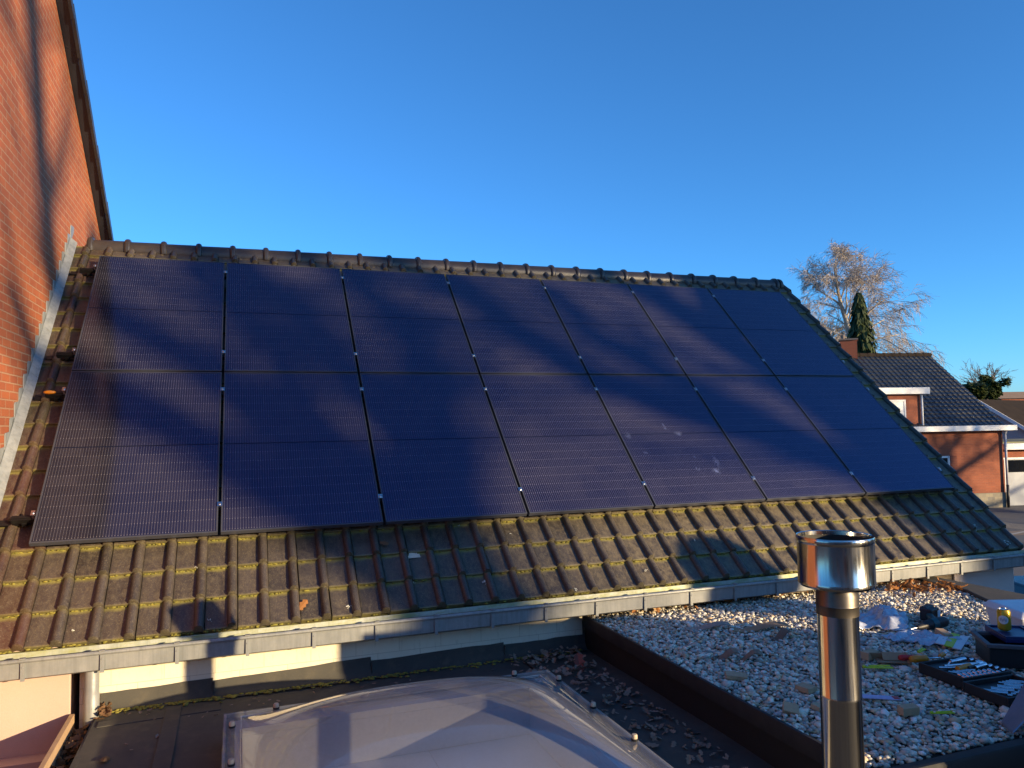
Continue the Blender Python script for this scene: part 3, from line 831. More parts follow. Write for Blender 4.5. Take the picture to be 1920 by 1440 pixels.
for i, (x, y) in enumerate(bolts):
    m = MB(); m.lathe([(.017,0),(.018,.010)], (x,y,RIMZ+.002), 14, 1, None, True); m.lathe([(.0145,.010),(.0150,.024),(.012,.030),(0,.031)], (x,y,RIMZ+.002), 14, 0)
    m.build('bolt', [plain('bolt_cap', (.55,.45,.33), (.40,.30,.2), .5) if i == 0 else bpy.data.materials['bolt_cap'], BLKPL], sk, smooth=True, angle=40)

# ------------------------------------------------------------------ gravel roof with parapets
gr = thing('gravel_roof', (5.4, -1.8, GZ), 'raised flat roof ballasted with pebbles inside dark bitumen parapets', 'flat roof')
PX, PY, PT, GV = 3.72, -3.12, -.738, -.80
m = MB(); m.b2((PX+.05,-3.06,-1.6),(7.3,-.34,GV)); m.build('deck', FELT, gr)
m = MB(); m.b2((PX+.045,-3.17,-3.1),(PX+.075,-.345,-.775)); m.b2((PX+.045,-3.20,-3.1),(8.4,-3.172,-.775)); m.build('parapet_wall', SHADEBLK, gr)
m = MB()
# left trim with a turned-up inner lip
for (p0, p1) in (((PX,-3.16),(PX,-.40)),):
    v = []; n = 26; R = random.Random(9)
    for i in range(n+1):
        y = p0[1]+(p1[1]-p0[1])*i/n; j = R.uniform(-.002,.002)
        v += [(PX+.004+j,y,PT-.088),(PX+j,y,PT-.01),(PX+.006+j,y,PT),(PX+.026+j,y,PT-.002),(PX+.052,y,GV+.012)]
    m.add(v, [(i*5+q, i*5+q+1, (i+1)*5+q+1, (i+1)*5+q) for i in range(n) for q in range(4)])
    v2 = [(PX+.004,p0[1],PT-.088),(PX+.05,p0[1],PT-.088),(PX+.05,p1[1],PT-.088),(PX+.004,p1[1],PT-.088)]; m.add(v2, [(0,1,2,3)])
m.build('edge_trim', TRIM, gr, smooth=True, angle=40)
m = MB()
v = []; n = 30
for i in range(n+1):
    x = PX + (8.4-PX)*i/n
    v += [(x,-3.225,PT-.10),(x,-3.23,PT-.012),(x,-3.222,PT),(x,-3.165,PT-.004),(x,-3.11,GV+.01)]
m.add(v, [(i*5+q, (i+1)*5+q, (i+1)*5+q+1, i*5+q+1) for i in range(n) for q in range(4)])
m.build('edge_trim', SHADEBLK, gr, smooth=True, angle=40)
m = MB()          # broad dark upstand at the right
m.prism([(7.06,-.34,-.745),(7.05,-.90,-.745),(6.62,-1.72,-.745),(6.2,-2.5,-.745),(5.95,-3.17,-.745),(8.4,-3.17,-.745),(8.4,-2.6,-.745),(7.32,-1.3,-.742),(7.26,-.36,-.742)], (0,0,-.10))
m.build('parapet', FELT, gr, bevel=.012)
m = MB(); m.prism([(7.27,-.36,-.86),(7.33,-1.3,-.86),(8.4,-2.6,-.86),(8.4,-3.15,-.86),(7.2,-3.15,-.86),(7.2,-.36,-.86)], (0,0,-2.2)); m.build('parapet_wall', FELT, gr)

def inside(x, y):
    if y < -3.09 or y > -.345 or x < 3.752: return False
    # right edge polyline
    e = [(-.34,7.10),(-.90,7.08),(-1.72,6.65),(-2.5,6.23),(-3.17,5.98)]
    for (ya, xa), (yb, xb) in zip(e, e[1:]):
        if yb <= y <= ya: return x < xa+(xb-xa)*(y-ya)/(yb-ya)
    return False
def pebbles():
    nr = np.random.default_rng(5)
    P = []
    st = .0215
    for iy in range(int(2.8/st)):
        for ix in range(int(3.4/st)):
            x = 3.74+ix*st+(iy % 2)*st/2+nr.uniform(-.0055,.0055); y = -3.1+iy*st+nr.uniform(-.006,.006)
            if inside(x, y): P.append((x, y, GV+.012+nr.uniform(0,.022)))
    P = np.array(P); N = len(P)
    bv, bf = ICO[2] if False else ICO[1]
    bv = np.array(bv); bf = np.array(bf)
    if True:
        bv2, bf2 = ICO[2]; 
    near = P[:,1] < -99
    V, F, Cc = [], [], []
    s = np.exp(nr.normal(0,.30,N))*.0128
    ax = np.stack([s*nr.uniform(.95,1.45,N), s*nr.uniform(.75,1.05,N), s*nr.uniform(.50,.75,N)],1)
    yaw = nr.uniform(0,2*PI,N); tl = nr.normal(0,.28,N); tr = nr.normal(0,.28,N)
    pal = np.array([(.40,.385,.345),(.30,.29,.265),(.47,.45,.40),(.21,.205,.195),(.35,.28,.195),(.25,.255,.265),(.58,.56,.51),(.27,.21,.15),(.14,.135,.13),(.42,.35,.26)])
    ci = nr.choice(len(pal), N, p=[.18,.18,.14,.12,.08,.12,.06,.05,.04,.03])
    colr = np.minimum(pal[ci]*nr.uniform(.85,1.4,(N,1))*1.5, .88)
    B = bv[None,:,:]*ax[:,None,:]
    B = B*(1+nr.normal(0,.06,(N,len(bv),1)))
    cy, sy = np.cos(yaw), np.sin(yaw)
    X = B[:,:,0]; Y = B[:,:,1]; Z = B[:,:,2]
    Z2 = Z*np.cos(tl)[:,None] + X*np.sin(tl)[:,None]; X2 = X*np.cos(tl)[:,None] - Z*np.sin(tl)[:,None]
    Z3 = Z2*np.cos(tr)[:,None] + Y*np.sin(tr)[:,None]; Y2 = Y*np.cos(tr)[:,None] - Z2*np.sin(tr)[:,None]
    W = np.stack([X2*cy[:,None]-Y2*sy[:,None]+P[:,0:1], X2*sy[:,None]+Y2*cy[:,None]+P[:,1:2], Z3+P[:,2:3]],2)
    nv = len(bv); verts = W.reshape(-1,3)
    faces = (bf[None]+(np.arange(N)*nv)[:,None,None]).reshape(-1,3)
    me = bpy.data.meshes.new('gravel')
    me.vertices.add(len(verts)); me.vertices.foreach_set('co', verts.astype(np.float32).ravel())
    me.loops.add(faces.size); me.loops.foreach_set('vertex_index', faces.astype(np.int32).ravel())
    me.polygons.add(len(faces)); me.polygons.foreach_set('loop_start', np.arange(0, faces.size, 3, dtype=np.int32))
    me.polygons.foreach_set('use_smooth', np.ones(len(faces), dtype=bool))
    me.update(); me.validate()
    ca = me.color_attributes.new('tint','FLOAT_COLOR','POINT')
    colr = colr*np.array([1.04,1.0,.90]); cc = np.concatenate([np.repeat(colr, nv, 0), np.ones((N*nv,1))],1)
    ca.data.foreach_set('color', cc.astype(np.float32).ravel())
    me.materials.append(PEB)
    o = bpy.data.objects.new('gravel', me); COL.objects.link(o)
    return tag(o, 'rounded grey and tan pebbles covering the raised flat roof', 'gravel', kind='stuff')
pebbles()

# ------------------------------------------------------------------ flue
FX, FY = 3.347, -3.428
fl = thing('flue_pipe', (FX, FY, -1.0), 'polished stainless steel flue with drum cowl in front of the gravel roof', 'flue pipe')
m = MB(); m.lathe([(.072,-1.0),(.072,-.30),(.0735,-.295),(.072,-.29),(.072,.02)], (FX,FY,0), 64); m.build('pipe', STEEL, fl, smooth=True, angle=40)
m = MB(); m.lathe([(.0745,.000),(.0745,.030),(.0765,.035),(.0745,.040),(.0745,.075),(.070,.085),(.072,.11)], (FX,FY,0), 64); m.build('collar', plain('shaded_steel_collar', (.14,.125,.11), (.09,.08,.07), .42, .9, 12, .05), fl, smooth=True, angle=40)  # collar steel darkened to stand in for the shade under the cowl
m = MB()
m.lathe([(.070,.105),(.110,.100),(.128,.104),(.1345,.113),(.1345,.124),(.1335,.126),(.1335,.262),(.1350,.264),(.1365,.272),(.1365,.282),(.1340,.287),(.1315,.284),(.1305,.27)], (FX,FY,0), 72)
m.lathe([(.1305,.27),(.1300,.13),(.06,.118),(.06,.20),(0.0,.215)], (FX,FY,0), 72, 1)
m.build('cowl', [STEEL, SOOT], fl, smooth=True, angle=30)
m = MB(); m.lathe([(.12,-.999),(.12,-.99),(.078,-.93),(.074,-.88)], (FX,FY,0), 40); m.build('flashing_cone', LEAD, fl, smooth=True)

# ------------------------------------------------------------------ things lying on the gravel
GT = -.762
CARDG = 'scraps left on the gravel'
def rz(a): return Matrix.Rotation(a, 3, 'Z')
def block(name, x, y, d, a, mat, label, cat, tilt=(0,0), z=None, group='wooden offcuts on the gravel'):
    d = (d[0]*.8, d[1]*.8, d[2]*.8); m = MB(); m.box((0,0,d[2]/2), d)
    o = m.build(name, mat, None, bevel=.0025); o.location = (x, y, GT if z is None else z); o.rotation_euler = (tilt[0], tilt[1], a)
    return tag(o, label, cat, group)
block('wood_offcut', 4.36,-.36,(.13,.09,.03),.5,WOOD,'square sunlit wood offcut under the gutter at the gravel edge','wood offcut',(.9,0))
block('wood_offcut', 3.96,-1.95,(.15,.075,.03),-.45,WOOD,'pale wood offcut beside the dark parapet, halfway along','wood offcut',(.15,.1))
block('wood_offcut', 3.905,-2.47,(.095,.075,.035),-.6,WOOD,'wood offcut resting against the parapet just left of the flue','wood offcut',(.5,.2))
block('wood_offcut', 4.42,-2.72,(.115,.06,.05),-.15,WOOD,'brown wood block beside the lilac strip right of the flue','wood offcut',(.1,0))
block('wood_offcut', 4.93,-1.97,(.15,.07,.055),.25,WOOD,'brown wood block just right of the flue, by the folded card','wood offcut',(.05,.05))
block('wood_offcut', 5.70,-1.83,(.075,.13,.06),-.25,WOOD,'wood block in front of the cordless drill','wood offcut',(.15,.1))
block('wood_offcut', 4.18,-2.27,(.09,.11,.035),.2,WOOD,'wood offcut half hidden by the flue edge','wood offcut')
block('wood_offcut', 4.05,-2.50,(.08,.06,.03),.4,WOOD,'smallest wood offcut hugging the flue pipe','wood offcut',(.2,.1))
# cardboard strips: slightly bent sheets with thickness
def card(x, y, L, W, a, label, mat=CARD, bend=.02, th=.005, z=GT+.012, tilt=(0,0)):
    m = MB(); n = 8; v = []
    for i in range(n+1):
        t = i/n-.5
        for s in (-.5,.5):
            ww = W*(.75+.25*math.cos(t*2.6))
            v += [(t*L, s*ww, bend*math.sin(t*5)+.3*bend*s), (t*L, s*ww, bend*math.sin(t*5)+.3*bend*s+th)]
    f = []
    for i in range(n):
        o = i*4; q = o+4
        f += [(o,q,q+2,o+2),(o+1,o+3,q+3,q+1),(o,o+1,q+1,q),(o+2,q+2,q+3,o+3)]
    f += [(0,2,3,1),(n*4,n*4+1,n*4+3,n*4+2)]
    m.add(v, f); o = m.build('cardboard_strip', mat, None); o.location = (x,y,z); o.rotation_euler = (tilt[0],tilt[1],a)
    return tag(o, label, 'cardboard', 'cardboard strips on the gravel')
card(4.42,-1.005,.32,.075,-.36,'grey cardboard strip, left half of the pair in the sun line',plain('grey_card',(.40,.33,.27),None,.85))
card(4.74,-1.17,.40,.09,-.36,'long brown cardboard strip, right half of the pair in the sun line')
card(4.74,-1.39,.16,.06,.1,'small dark curled cardboard strip below the long strip',plain('dark_card',(.20,.145,.10),None,.85),.03)
card(4.13,-1.62,.16,.07,-.3,'thin bent cardboard strip near the middle of the parapet',plain('dull_card',(.26,.19,.13),None,.85),.03)
card(4.22,-1.70,.20,.05,-.6,'narrow twisted cardboard strip in mid gravel',bpy.data.materials['dull_card'],.04)
# folded cardboard carton scrap
fc = thing('folded_card', (4.99,-2.08,GT), 'folded brown cardboard cradle beside the yellow strips', 'cardboard')
for (c, d, rt) in (((0,0,.01),(.17,.09,.005),rz(-.5)), ((.07,-.055,.03),(.012,.09,.05),rz(-.5)), ((-.03,.045,.03),(.15,.005,.045),rz(-.5)@Matrix.Rotation(.5,3,'X')), ((.02,-.01,.035),(.15,.005,.05),rz(-.5)@Matrix.Rotation(-.7,3,'X'))):
    m = MB(); m.box(Vector(c)+wloc(fc), d, rt); m.build('flap', CARD, fc)
# yellow strips, lilac paper
def stick(x, y, L, a, label, w=.012):
    m = MB(); m.box((0,0,.004),(L,w,.006)); m.box((L*.1,w*.9,.009),(L*.7,w*.7,.005),rz(.06)); m.box((-L*.45,0,.009),(.014,w*1.3,.01))
    o = m.build('marking_strip', YELLOW, None, bevel=.001); o.location = (x,y,GT+.012); o.rotation_euler = (0,0,a); tag(o, label, 'plastic strip', 'fluorescent strips on the gravel')
stick(4.80,-2.16,.17,-.45,'fluorescent yellow strip by the folded cardboard',.022)
stick(4.545,-2.81,.12,-.35,'lone fluorescent yellow strip in the front of the gravel', .007)
stick(5.30,-2.02,.11,.35,'short yellow green strip behind the socket set')
m = MB(); m.box((0,0,.002),(.30,.055,.003)); m.box((.13,0,.0045),(.03,.04,.003),None,1)
o = m.build('paper_strip', [LILAC, RED], None); o.location = (4.40,-2.50,GT+.012); o.rotation_euler = (0,.05,-.42); tag(o, 'long lilac paper strip leaning out from behind the flue', 'paper')
# plastic bags
def bag(name, pts, h, label, seed, n=26):
    R = random.Random(seed); m = MB(); v = []
    A, B, Cq, D = [Vector(q) for q in pts]
    ph = [R.uniform(0,6) for _ in range(6)]
    for i in range(n+1):
        for j in range(n+1):
            s, t = i/n, j/n
            p = A*(1-s)*(1-t)+B*s*(1-t)+Cq*s*t+D*(1-s)*t
            e = (s*(1-s)*t*(1-t)*16)**.5
            z = GT+.008 + h*e*(.55+.45*math.sin(7*s+ph[0]+3*t)) + .010*math.sin(23*s+ph[1]+9*t) + .009*math.sin(19*t+ph[2]-14*s) + .006*math.sin(41*(s+t)+ph[3])
            w = .02*math.sin(9*s+ph[4])+.012*math.sin(13*t+ph[5])
            v.append((p.x+w, p.y+w*.5, max(z, GT+.004)))
    k = n+1
    m.add(v, [(i*k+j, (i+1)*k+j, (i+1)*k+j+1, i*k+j+1) for i in range(n) for j in range(n)])
    o = m.build(name, FILM, None, smooth=True)
    sm = o.modifiers.new('thickness','SOLIDIFY'); sm.thickness = .0015
    tag(o, label, 'plastic bag', 'plastic bags on the gravel')
bag('plastic_bag', [(5.28,-1.40,0),(5.63,-1.62,0),(5.98,-1.28,0),(5.66,-1.10,0)], .10, 'crumpled clear plastic bag behind, left of the cordless drill', 3)
bag('plastic_bag', [(5.30,-1.66,0),(5.42,-1.90,0),(5.74,-2.02,0),(5.72,-1.62,0)], .022, 'flat pale blue plastic sheet bag in front of the drill', 4)
# cordless drill lying on its side
dr = thing('cordless_drill', (5.84,-1.58,GT), 'black and teal cordless drill lying on the pebbles', 'power tool')
rd = rz(-.05)
def DP(x, y, z): return Vector((5.84,-1.58,GT)) + rd @ Vector((x, y, z))
m = MB(); m.tube([DP(-.10,-.085,.04),DP(-.05,-.09,.045),DP(.06,-.085,.05),DP(.085,-.08,.05)], [.030,.036,.037,.028], 14); m.build('body', BLKPL, dr, smooth=True, angle=50)
m = MB(); m.tube([DP(-.055,-.09,.045),DP(-.01,-.09,.047)], [.0375,.0385], 14); m.build('teal_housing', TEAL, dr, smooth=True, angle=50)
m = MB(); m.tube([DP(-.18,-.095,.035),DP(-.15,-.092,.036),DP(-.11,-.088,.04),DP(-.10,-.087,.04)], [.013,.021,.025,.028], 14); m.build('chuck', BLKPL, dr, smooth=True, angle=50)
m = MB(); m.tube([DP(-.24,-.10,.03),DP(-.18,-.095,.035)], [.004,.006], 8); m.build('drill_bit', CHROME, dr)
m = MB(); m.tube([DP(.02,-.06,.048),DP(.07,.02,.05),DP(.10,.07,.05)], [.026,.021,.025], 12); m.build('grip', TEAL, dr, smooth=True, angle=50)
m = MB(); m.box(DP(.135,.105,.055),(.12,.085,.085),rd@rz(.35)); m.box(DP(.15,.14,.055),(.13,.05,.10),rd@rz(.35)); m.build('battery', BLKPL, dr, bevel=.008)
m = MB(); m.box(DP(.178,.063,.062),(.036,.004,.045),rd@rz(.35)); m.build('battery_label', WHITEPL, dr)
# socket set: base tray with tools, open lid
ss = thing('socket_set', (5.14,-2.44,GT), 'open black socket set with chrome tools on the gravel', 'tool case')
a0 = -.04
def SP(x, y, z): return Vector((5.14,-2.44,GT)) + rz(a0) @ Vector((x, y, z))
def tray(mb, cx, cy, lx, ly, h, w=.012, fl=.028):
    for (x, y, sx, sy) in ((cx,cy-ly/2+w/2,lx,w),(cx,cy+ly/2-w/2,lx,w),(cx-lx/2+w/2,cy,w,ly-2*w),(cx+lx/2-w/2,cy,w,ly-2*w)):
        mb.box(SP(x,y,h/2), (sx,sy,h), rz(a0))
    mb.box(SP(cx,cy,fl/2), (lx-2*w,ly-2*w,fl), rz(a0))
m = MB(); tray(m, .005, .0, .35, .30, .062, .012, .045); m.build('base_tray', BLKPL, ss, bevel=.004)
m = MB(); tray(m, -.02, -.305, .36, .27, .055, .012, .03); m.build('lid', BLKPL, ss, bevel=.004)
R = random.Random(12)
def bar(x, y, L, r, ang, z=.055, mat=CHROME, name='socket'):
    m = MB(); d = rz(a0+ang) @ Vector((L/2,0,0)); c = SP(x,y,z)
    m.tube([c-d, c-d*.1, c+d*.1, c+d], [r*.85, r*.85, r, r], 10); m.build(name, mat, ss, smooth=True, angle=40)
for i in range(9): bar(-.13+.031*i, -.125, .026, .011, 1.5, .052)
for i in range(7): bar(-.12+.036*i, -.09, .026, .013, 1.5, .052)
for i in range(6): bar(.16, -.11+.04*i, .03, .012, .1, .054)
bar(.02,.03,.22,.009,-.15,.060,CHROME,'ratchet'); bar(-.06,.01,.16,.008,-.4,.058,CHROME,'spanner'); bar(.06,.09,.12,.014,.1,.062,CHROME,'ratchet'); bar(.10,.0,.11,.012,.25,.062,CHROME,'ratchet'); bar(.09,-.03,.10,.014,.2,.062,CHROME,'spanner'); bar(-.02,.075,.13,.007,.6,.060,CHROME,'spanner')
for i in range(5): bar(-.12+.03*i, -.045, .05, .006, -.9+.1*i, .056, CHROME, 'spanner')
for i in range(4): bar(-.13+.06*i, -.31+.012*i, .105, .013, -.75, .036)
for i in range(4): bar(.045+.028*i, -.235+.002*i, .085, .006, -.75, .036)
for i in range(8): bar(-.10+.034*i, -.365+.008*i, .022, .008, -.75, .034)
for i in range(5): bar(-.04+.034*i, -.40+.008*i, .022, .006, -.75, .034)
bar(-.02,-.02,.11,.016,.15,.066,ORANGE,'handle'); bar(.045,-.03,.10,.010,.15,.066,BLKPL,'handle')
def hand_tool(x, y, a, mat, label, L=.10, r=.018, z=-.70):
    t = thing('screwdriver', (x,y,z), label, 'hand tool', 'loose hand tools on the socket set')
    d = rz(a) @ Vector((1,0,0)); c = Vector((x,y,z))
    m = MB(); m.tube([c-d*L*.5, c-d*L*.3, c+d*L*.2, c+d*L*.42, c+d*L*.5], [r*.7, r, r*.85, r, r*.55], 12); m.build('handle', mat, t, smooth=True)
    m = MB(); m.tube([c+d*L*.5, c+d*L*1.25], [.006,.005], 8); m.build('shaft', CHROME, t, smooth=True)
hand_tool(4.985,-2.20,-.35,RED,'red handled tool on the back left corner of the socket set')
hand_tool(5.015,-2.255,-.25,ORANGE,'orange handled tool lying beside the red one on the socket set', .11, .021, -.695)
hand_tool(5.20,-2.25,.35,ORANGE,'small orange handled tool at the back of the socket set', .07, .013, -.698)
# toolbox with dark blue organiser lid and a drinks can on it
tb = thing('tool_box', (5.75,-2.42,GT), 'black open tool box with grey rim at the right edge of the gravel', 'tool box')
a1 = -.62
def TP(x, y, z): return Vector((5.75,-2.42,GT)) + rz(a1) @ Vector((x, y, z))
m = MB()
for (x, y, sx, sy) in ((0,-.13,.56,.014),(0,.13,.56,.014),(-.273,0,.014,.246),(.273,0,.014,.246)): m.box(TP(x,y,.06),(sx,sy,.12),rz(a1))
m.box(TP(0,0,.01),(.54,.25,.02),rz(a1)); m.build('body', BLKPL, tb, bevel=.004)
m = MB()
for (x, y, sx, sy) in ((0,-.142,.60,.03),(0,.142,.60,.03),(-.285,0,.03,.256),(.285,0,.03,.256)): m.box(TP(x,y,.125),(sx,sy,.022),rz(a1))
m.build('rim', GREYPL, tb, bevel=.004)
R = random.Random(6)
m = MB()
for i in range(9): m.box(TP(-.2+.05*i,R.uniform(-.06,.06),.08),(.12,.02,.02),rz(a1+R.uniform(-1,1)))
m.build('contents', plain('dull_red_tools', (.12,.03,.02), (.05,.05,.06), .5), tb)
og = thing('organiser_case', (5.80,-2.36,-.63), 'dark blue organiser case lying across the tool box', 'organiser')
m = MB(); m.box((5.80,-2.36,-.618),(.40,.27,.028),rz(-.5)); 
for (x, y, sx, sy) in ((0,-.128,.40,.014),(0,.128,.40,.014),(-.193,0,.014,.24),(.193,0,.014,.24),(.0,0,.012,.24),(.1,0,.012,.24)):
    q = rz(-.5) @ Vector((x,y,0)); m.box((5.80+q.x,-2.36+q.y,-.600),(sx,sy,.012),rz(-.5))
m.build('lid', BLUEPL, og, bevel=.004)
cn = thing('drinks_can', (5.70,-2.27,-.603), 'gold drinks can with white oval label on the blue organiser', 'can')
cx, cy, cz = 5.70,-2.27,-.598
m = MB(); m.lathe([(.026,0),(.036,.008),(.037,.014),(.037,.112),(.030,.126)], (cx,cy,cz), 40); m.build('body', GOLD, cn, smooth=True, angle=50)
m = MB(); m.lathe([(.030,.126),(.0305,.129),(.028,.1295),(.0275,.125),(0,.124)], (cx,cy,cz), 40); m.lathe([(0,.1262),(.008,.1262),(.008,.1245)], (cx+.004,cy-.006,cz), 12); m.build('lid', CHROME, cn, smooth=True, angle=40)
m = MB(); n = 22                       # curved oval label facing the camera
fa = math.atan2(-5.68-cy, 1.27-cx) - .12
v = [(cx+.0374*math.cos(fa), cy+.0374*math.sin(fa), cz+.068)]
for j in range(n):
    a = 2*PI*j/n; an = fa + .78*math.cos(a); v.append((cx+.0374*math.cos(an), cy+.0374*math.sin(an), cz+.068+.026*math.sin(a)))
mid = [( (v[0][0]), v[0][1], v[0][2])]
rings = [v[0]]
verts = []; faces = []
for rr in (.0,.35,.7,1.0):
    for j in range(n):
        a = 2*PI*j/n; an = fa + .78*rr*math.cos(a); verts.append((cx+.0374*math.cos(an), cy+.0374*math.sin(an), cz+.068+.026*rr*math.sin(a)))
for i in range(3):
    for j in range(n): faces.append((i*n+j, i*n+(j+1) % n, (i+1)*n+(j+1) % n, (i+1)*n+j))
m.add(verts, faces)
for k in range(7):                     # blurred lettering strokes
    an = fa - .42 + .14*k
    p_ = [(cx+.0380*math.cos(an+dd), cy+.0380*math.sin(an+dd), cz+.068+zz+.004*math.sin(k*2)) for dd, zz in ((-.035,-.007),(.02,-.007),(.035,.007),(-.02,.007))]
    m.add(p_, [(0,1,2,3)], 1)
m.build('label', [WHITE, INK], cn, smooth=True)
# white box, leaflet, sheet metal
wb = thing('white_box', (6.32,-2.0,GT), 'white plastic box with tapered sides behind the drinks can', 'box')
m = MB()
def frus(mb, c, b, t, h, a, mi=0):
    v = []
    for (s, z) in ((b, 0), (t, h)):
        for (x, y) in ((-1,-1),(1,-1),(1,1),(-1,1)):
            q = rz(a) @ Vector((x*s[0]/2, y*s[1]/2, z)); v.append(Vector(c)+q)
    mb.add(v, [(0,3,2,1),(4,5,6,7),(0,1,5,4),(1,2,6,5),(2,3,7,6),(3,0,4,7)], mi)
frus(m, (6.34,-2.02,GT), (.42,.34), (.47,.39), .15, -.35); m.build('body', WHITEPL, wb, bevel=.008)
m = MB(); frus(m, (6.34,-2.02,GT+.152), (.50,.42), (.44,.36), .045, -.35); m.build('lid', WHITEPL, wb, bevel=.01)
m = MB()
for k, (mat_i) in enumerate((0,1,0)):
    m.box((0,-.05+.05*k,.006+.003*k),(.34,.05,.006),rz(.02*k),mat_i)
o = m.build('leaflet', [WHITEPL, YELLOW], None); o.location = (5.66,-1.93,GT+.01); o.rotation_euler = (.1,.0,.55); tag(o, 'white and yellow folded leaflet between gravel and tool box', 'leaflet')
m = MB(); pl = [(4.70,-3.00,-.755),(4.60,-3.13,-.74),(4.98,-3.16,-.50),(5.20,-2.86,-.52)]
m.prism(pl, (.006,.004,.012)); pl2 = [(4.98,-3.16,-.50),(5.20,-2.86,-.52),(5.30,-2.92,-.66),(5.08,-3.20,-.68)]; m.prism(pl2, (.01,.006,0))
o = m.build('metal_sheet', METALBLUE, None, bevel=.004); tag(o, 'bent blue grey metal sheet leaning at the front right of the gravel', 'metal sheet')

CAM = Vector((1.2666, -5.6793, .7199))
Mc = Matrix(((0.9401013882738687,-0.002220560369897465,-0.3408877364722709),(-0.3404937202072194,-0.054620181740718275,-0.938658970151598),(-0.016535001209330106,0.998504734519699,-0.05210459554351137)))
def atd(x, y, d):                            # photo pixel + depth -> place (used for far trees only)
    q = Mc @ Vector(((x-960)/1415.647, -(y-720)/1415.647, -1)); return CAM + q*d
# ------------------------------------------------------------------ far red brick house
E0 = Vector((31.72, 17.40, 0)); ea = math.radians(-12); ev = Vector((math.cos(ea), math.sin(ea), 0)); nv = Vector((-math.sin(ea), math.cos(ea), 0))
def FH(e, n, z): q = E0 + ev*e + nv*n; return (q.x, q.y, z)
fh = thing('red_brick_house', FH(-5, 4, GZ), 'red brick house with grey tiled roof and white trimmed dormer', 'house')
EZ, RZ, RN = .25, 3.66, 4.35
m = MB()
m.prism([FH(-14,0,GZ+.62),FH(0,0,GZ+.62),FH(0,0,EZ-.1),FH(-14,0,EZ-.1)], tuple(nv*.3))
m.prism([FH(0,.3,GZ+.62),FH(0,2*RN,GZ+.62),FH(0,2*RN,EZ-.1),FH(0,RN,RZ-.15),FH(0,.3,EZ+.1)], tuple(-ev*.3)); m.build('wall', BRICKFAR, fh)
m = MB(); m.prism([FH(-14,-.03,GZ),FH(.03,-.03,GZ),FH(.03,-.03,GZ+.617),FH(-14,-.03,GZ+.617)], tuple(nv*.3)); m.build('plinth', STONE, fh)
def corr(mb, o, eu, L, sv, H, nw, nc, amp=.035, step=.03):
    o = Vector(o); eu = Vector(eu); sv = Vector(sv).normalized(); nn = eu.cross(sv).normalized()
    if nn.z < 0: nn = -nn
    K = nw*5
    for c in range(nc):
        v = []
        for (t, off) in ((c*H/nc, step), ((c+1)*H/nc+.01, 0.0)):
            for i in range(K+1):
                ph = (i % 5)/5
                v.append(o + eu*(L*i/K) + sv*t + nn*(off + amp*(math.exp(-((ph-.3)/.16)**2))))
        mb.add(v, [(i, i+1, K+2+i, K+1+i) for i in range(K)])
        mb.add([o + eu*(L*i/K) + sv*(c*H/nc) + nn*(step*s + amp*math.exp(-(((i % 5)/5-.3)/.16)**2)) for s in (1, -1) for i in range(K+1)], [(i, K+1+i, K+2+i, i+1) for i in range(K)])
m = MB()
sv = Vector(FH(0,RN,RZ)) - Vector(FH(0,-.1,EZ+.06))
corr(m, FH(-14,-.1,EZ+.06), ev, 14.08, sv, sv.length, 56, 20, .045, .035)
m.prism([FH(-14,-.1,EZ+.04),FH(.08,-.1,EZ+.04),FH(.08,RN,RZ-.02),FH(-14,RN,RZ-.02)], (0,0,-.08))
m.prism([FH(-14,2*RN+.1,EZ+.04),FH(.08,2*RN+.1,EZ+.04),FH(.08,RN+.01,RZ-.02),FH(-14,RN+.01,RZ-.02)], (0,0,-.08))
fro = m.build('roof', FARTILE, fh)
m = MB()
for i in range(34):
    e = -14+.415*i
    m.tube([FH(e,RN,RZ+.02),FH(e+.42,RN,RZ+.02)], [.125,.11], 10)
m.build('ridge', DARKROOF, fro, smooth=True, angle=40)
m = MB(); m.box(FH(-7.0,-.14,EZ-.02) if False else (Vector(FH(-4.7,-.22,EZ-.05))), (10.2,.42,.22), Matrix.Rotation(ea,3,'Z'))
o_ = m.build('eaves_trim', WHITE, fh, bevel=.01)
# put the trim so that its right end passes the corner
o_.location = Vector(o_.location) + ev*(-.05)
m = MB()
m.tube([FH(.02,-.12,EZ-.16),FH(.02,-.12,-2.2)], .05, 10); m.lathe([(.05,0),(.10,.10),(.10,.14)], FH(.02,-.12,EZ-.30), 12); m.build('downpipe', plain('pale_pipe', (.55,.56,.60), None, .4), fh, smooth=True)
m = MB(); m.tube([FH(.02,-.12,-2.2),FH(.02,-.12,GZ)], .058, 10); m.build('pipe_shoe', BLKPL, fh, smooth=True)
# dormer
DL, DR = -8.2, -3.72
m = MB(); m.prism([FH(DL,.02,EZ-.2),FH(DR,.02,EZ-.2),FH(DR,.02,1.66),FH(DL,.02,1.66)], tuple(nv*3.2)); dm = m.build('dormer', BRICKFAR, fh)
m = MB(); m.box(Vector(FH((DL+DR)/2-.1,1.45,1.80)),(DR-DL+.75,3.4,.27),Matrix.Rotation(ea,3,'Z')); m.build('flat_roof', WHITE, dm, bevel=.01)
m = MB(); m.tube([FH(DR+.02,-.06,1.64),FH(DR+.02,-.06,EZ)], .04, 8); m.build('downpipe', WHITE, dm, smooth=True)
m = MB(); m.box(Vector(FH(-5.25,.0,.62)),(1.5,.05,1.5),Matrix.Rotation(ea,3,'Z')); 
wd = m.build('shutter', plain('white_roller_shutter', (.76,.76,.74), (.70,.70,.69), .55, 0, 4), dm)
m = MB()
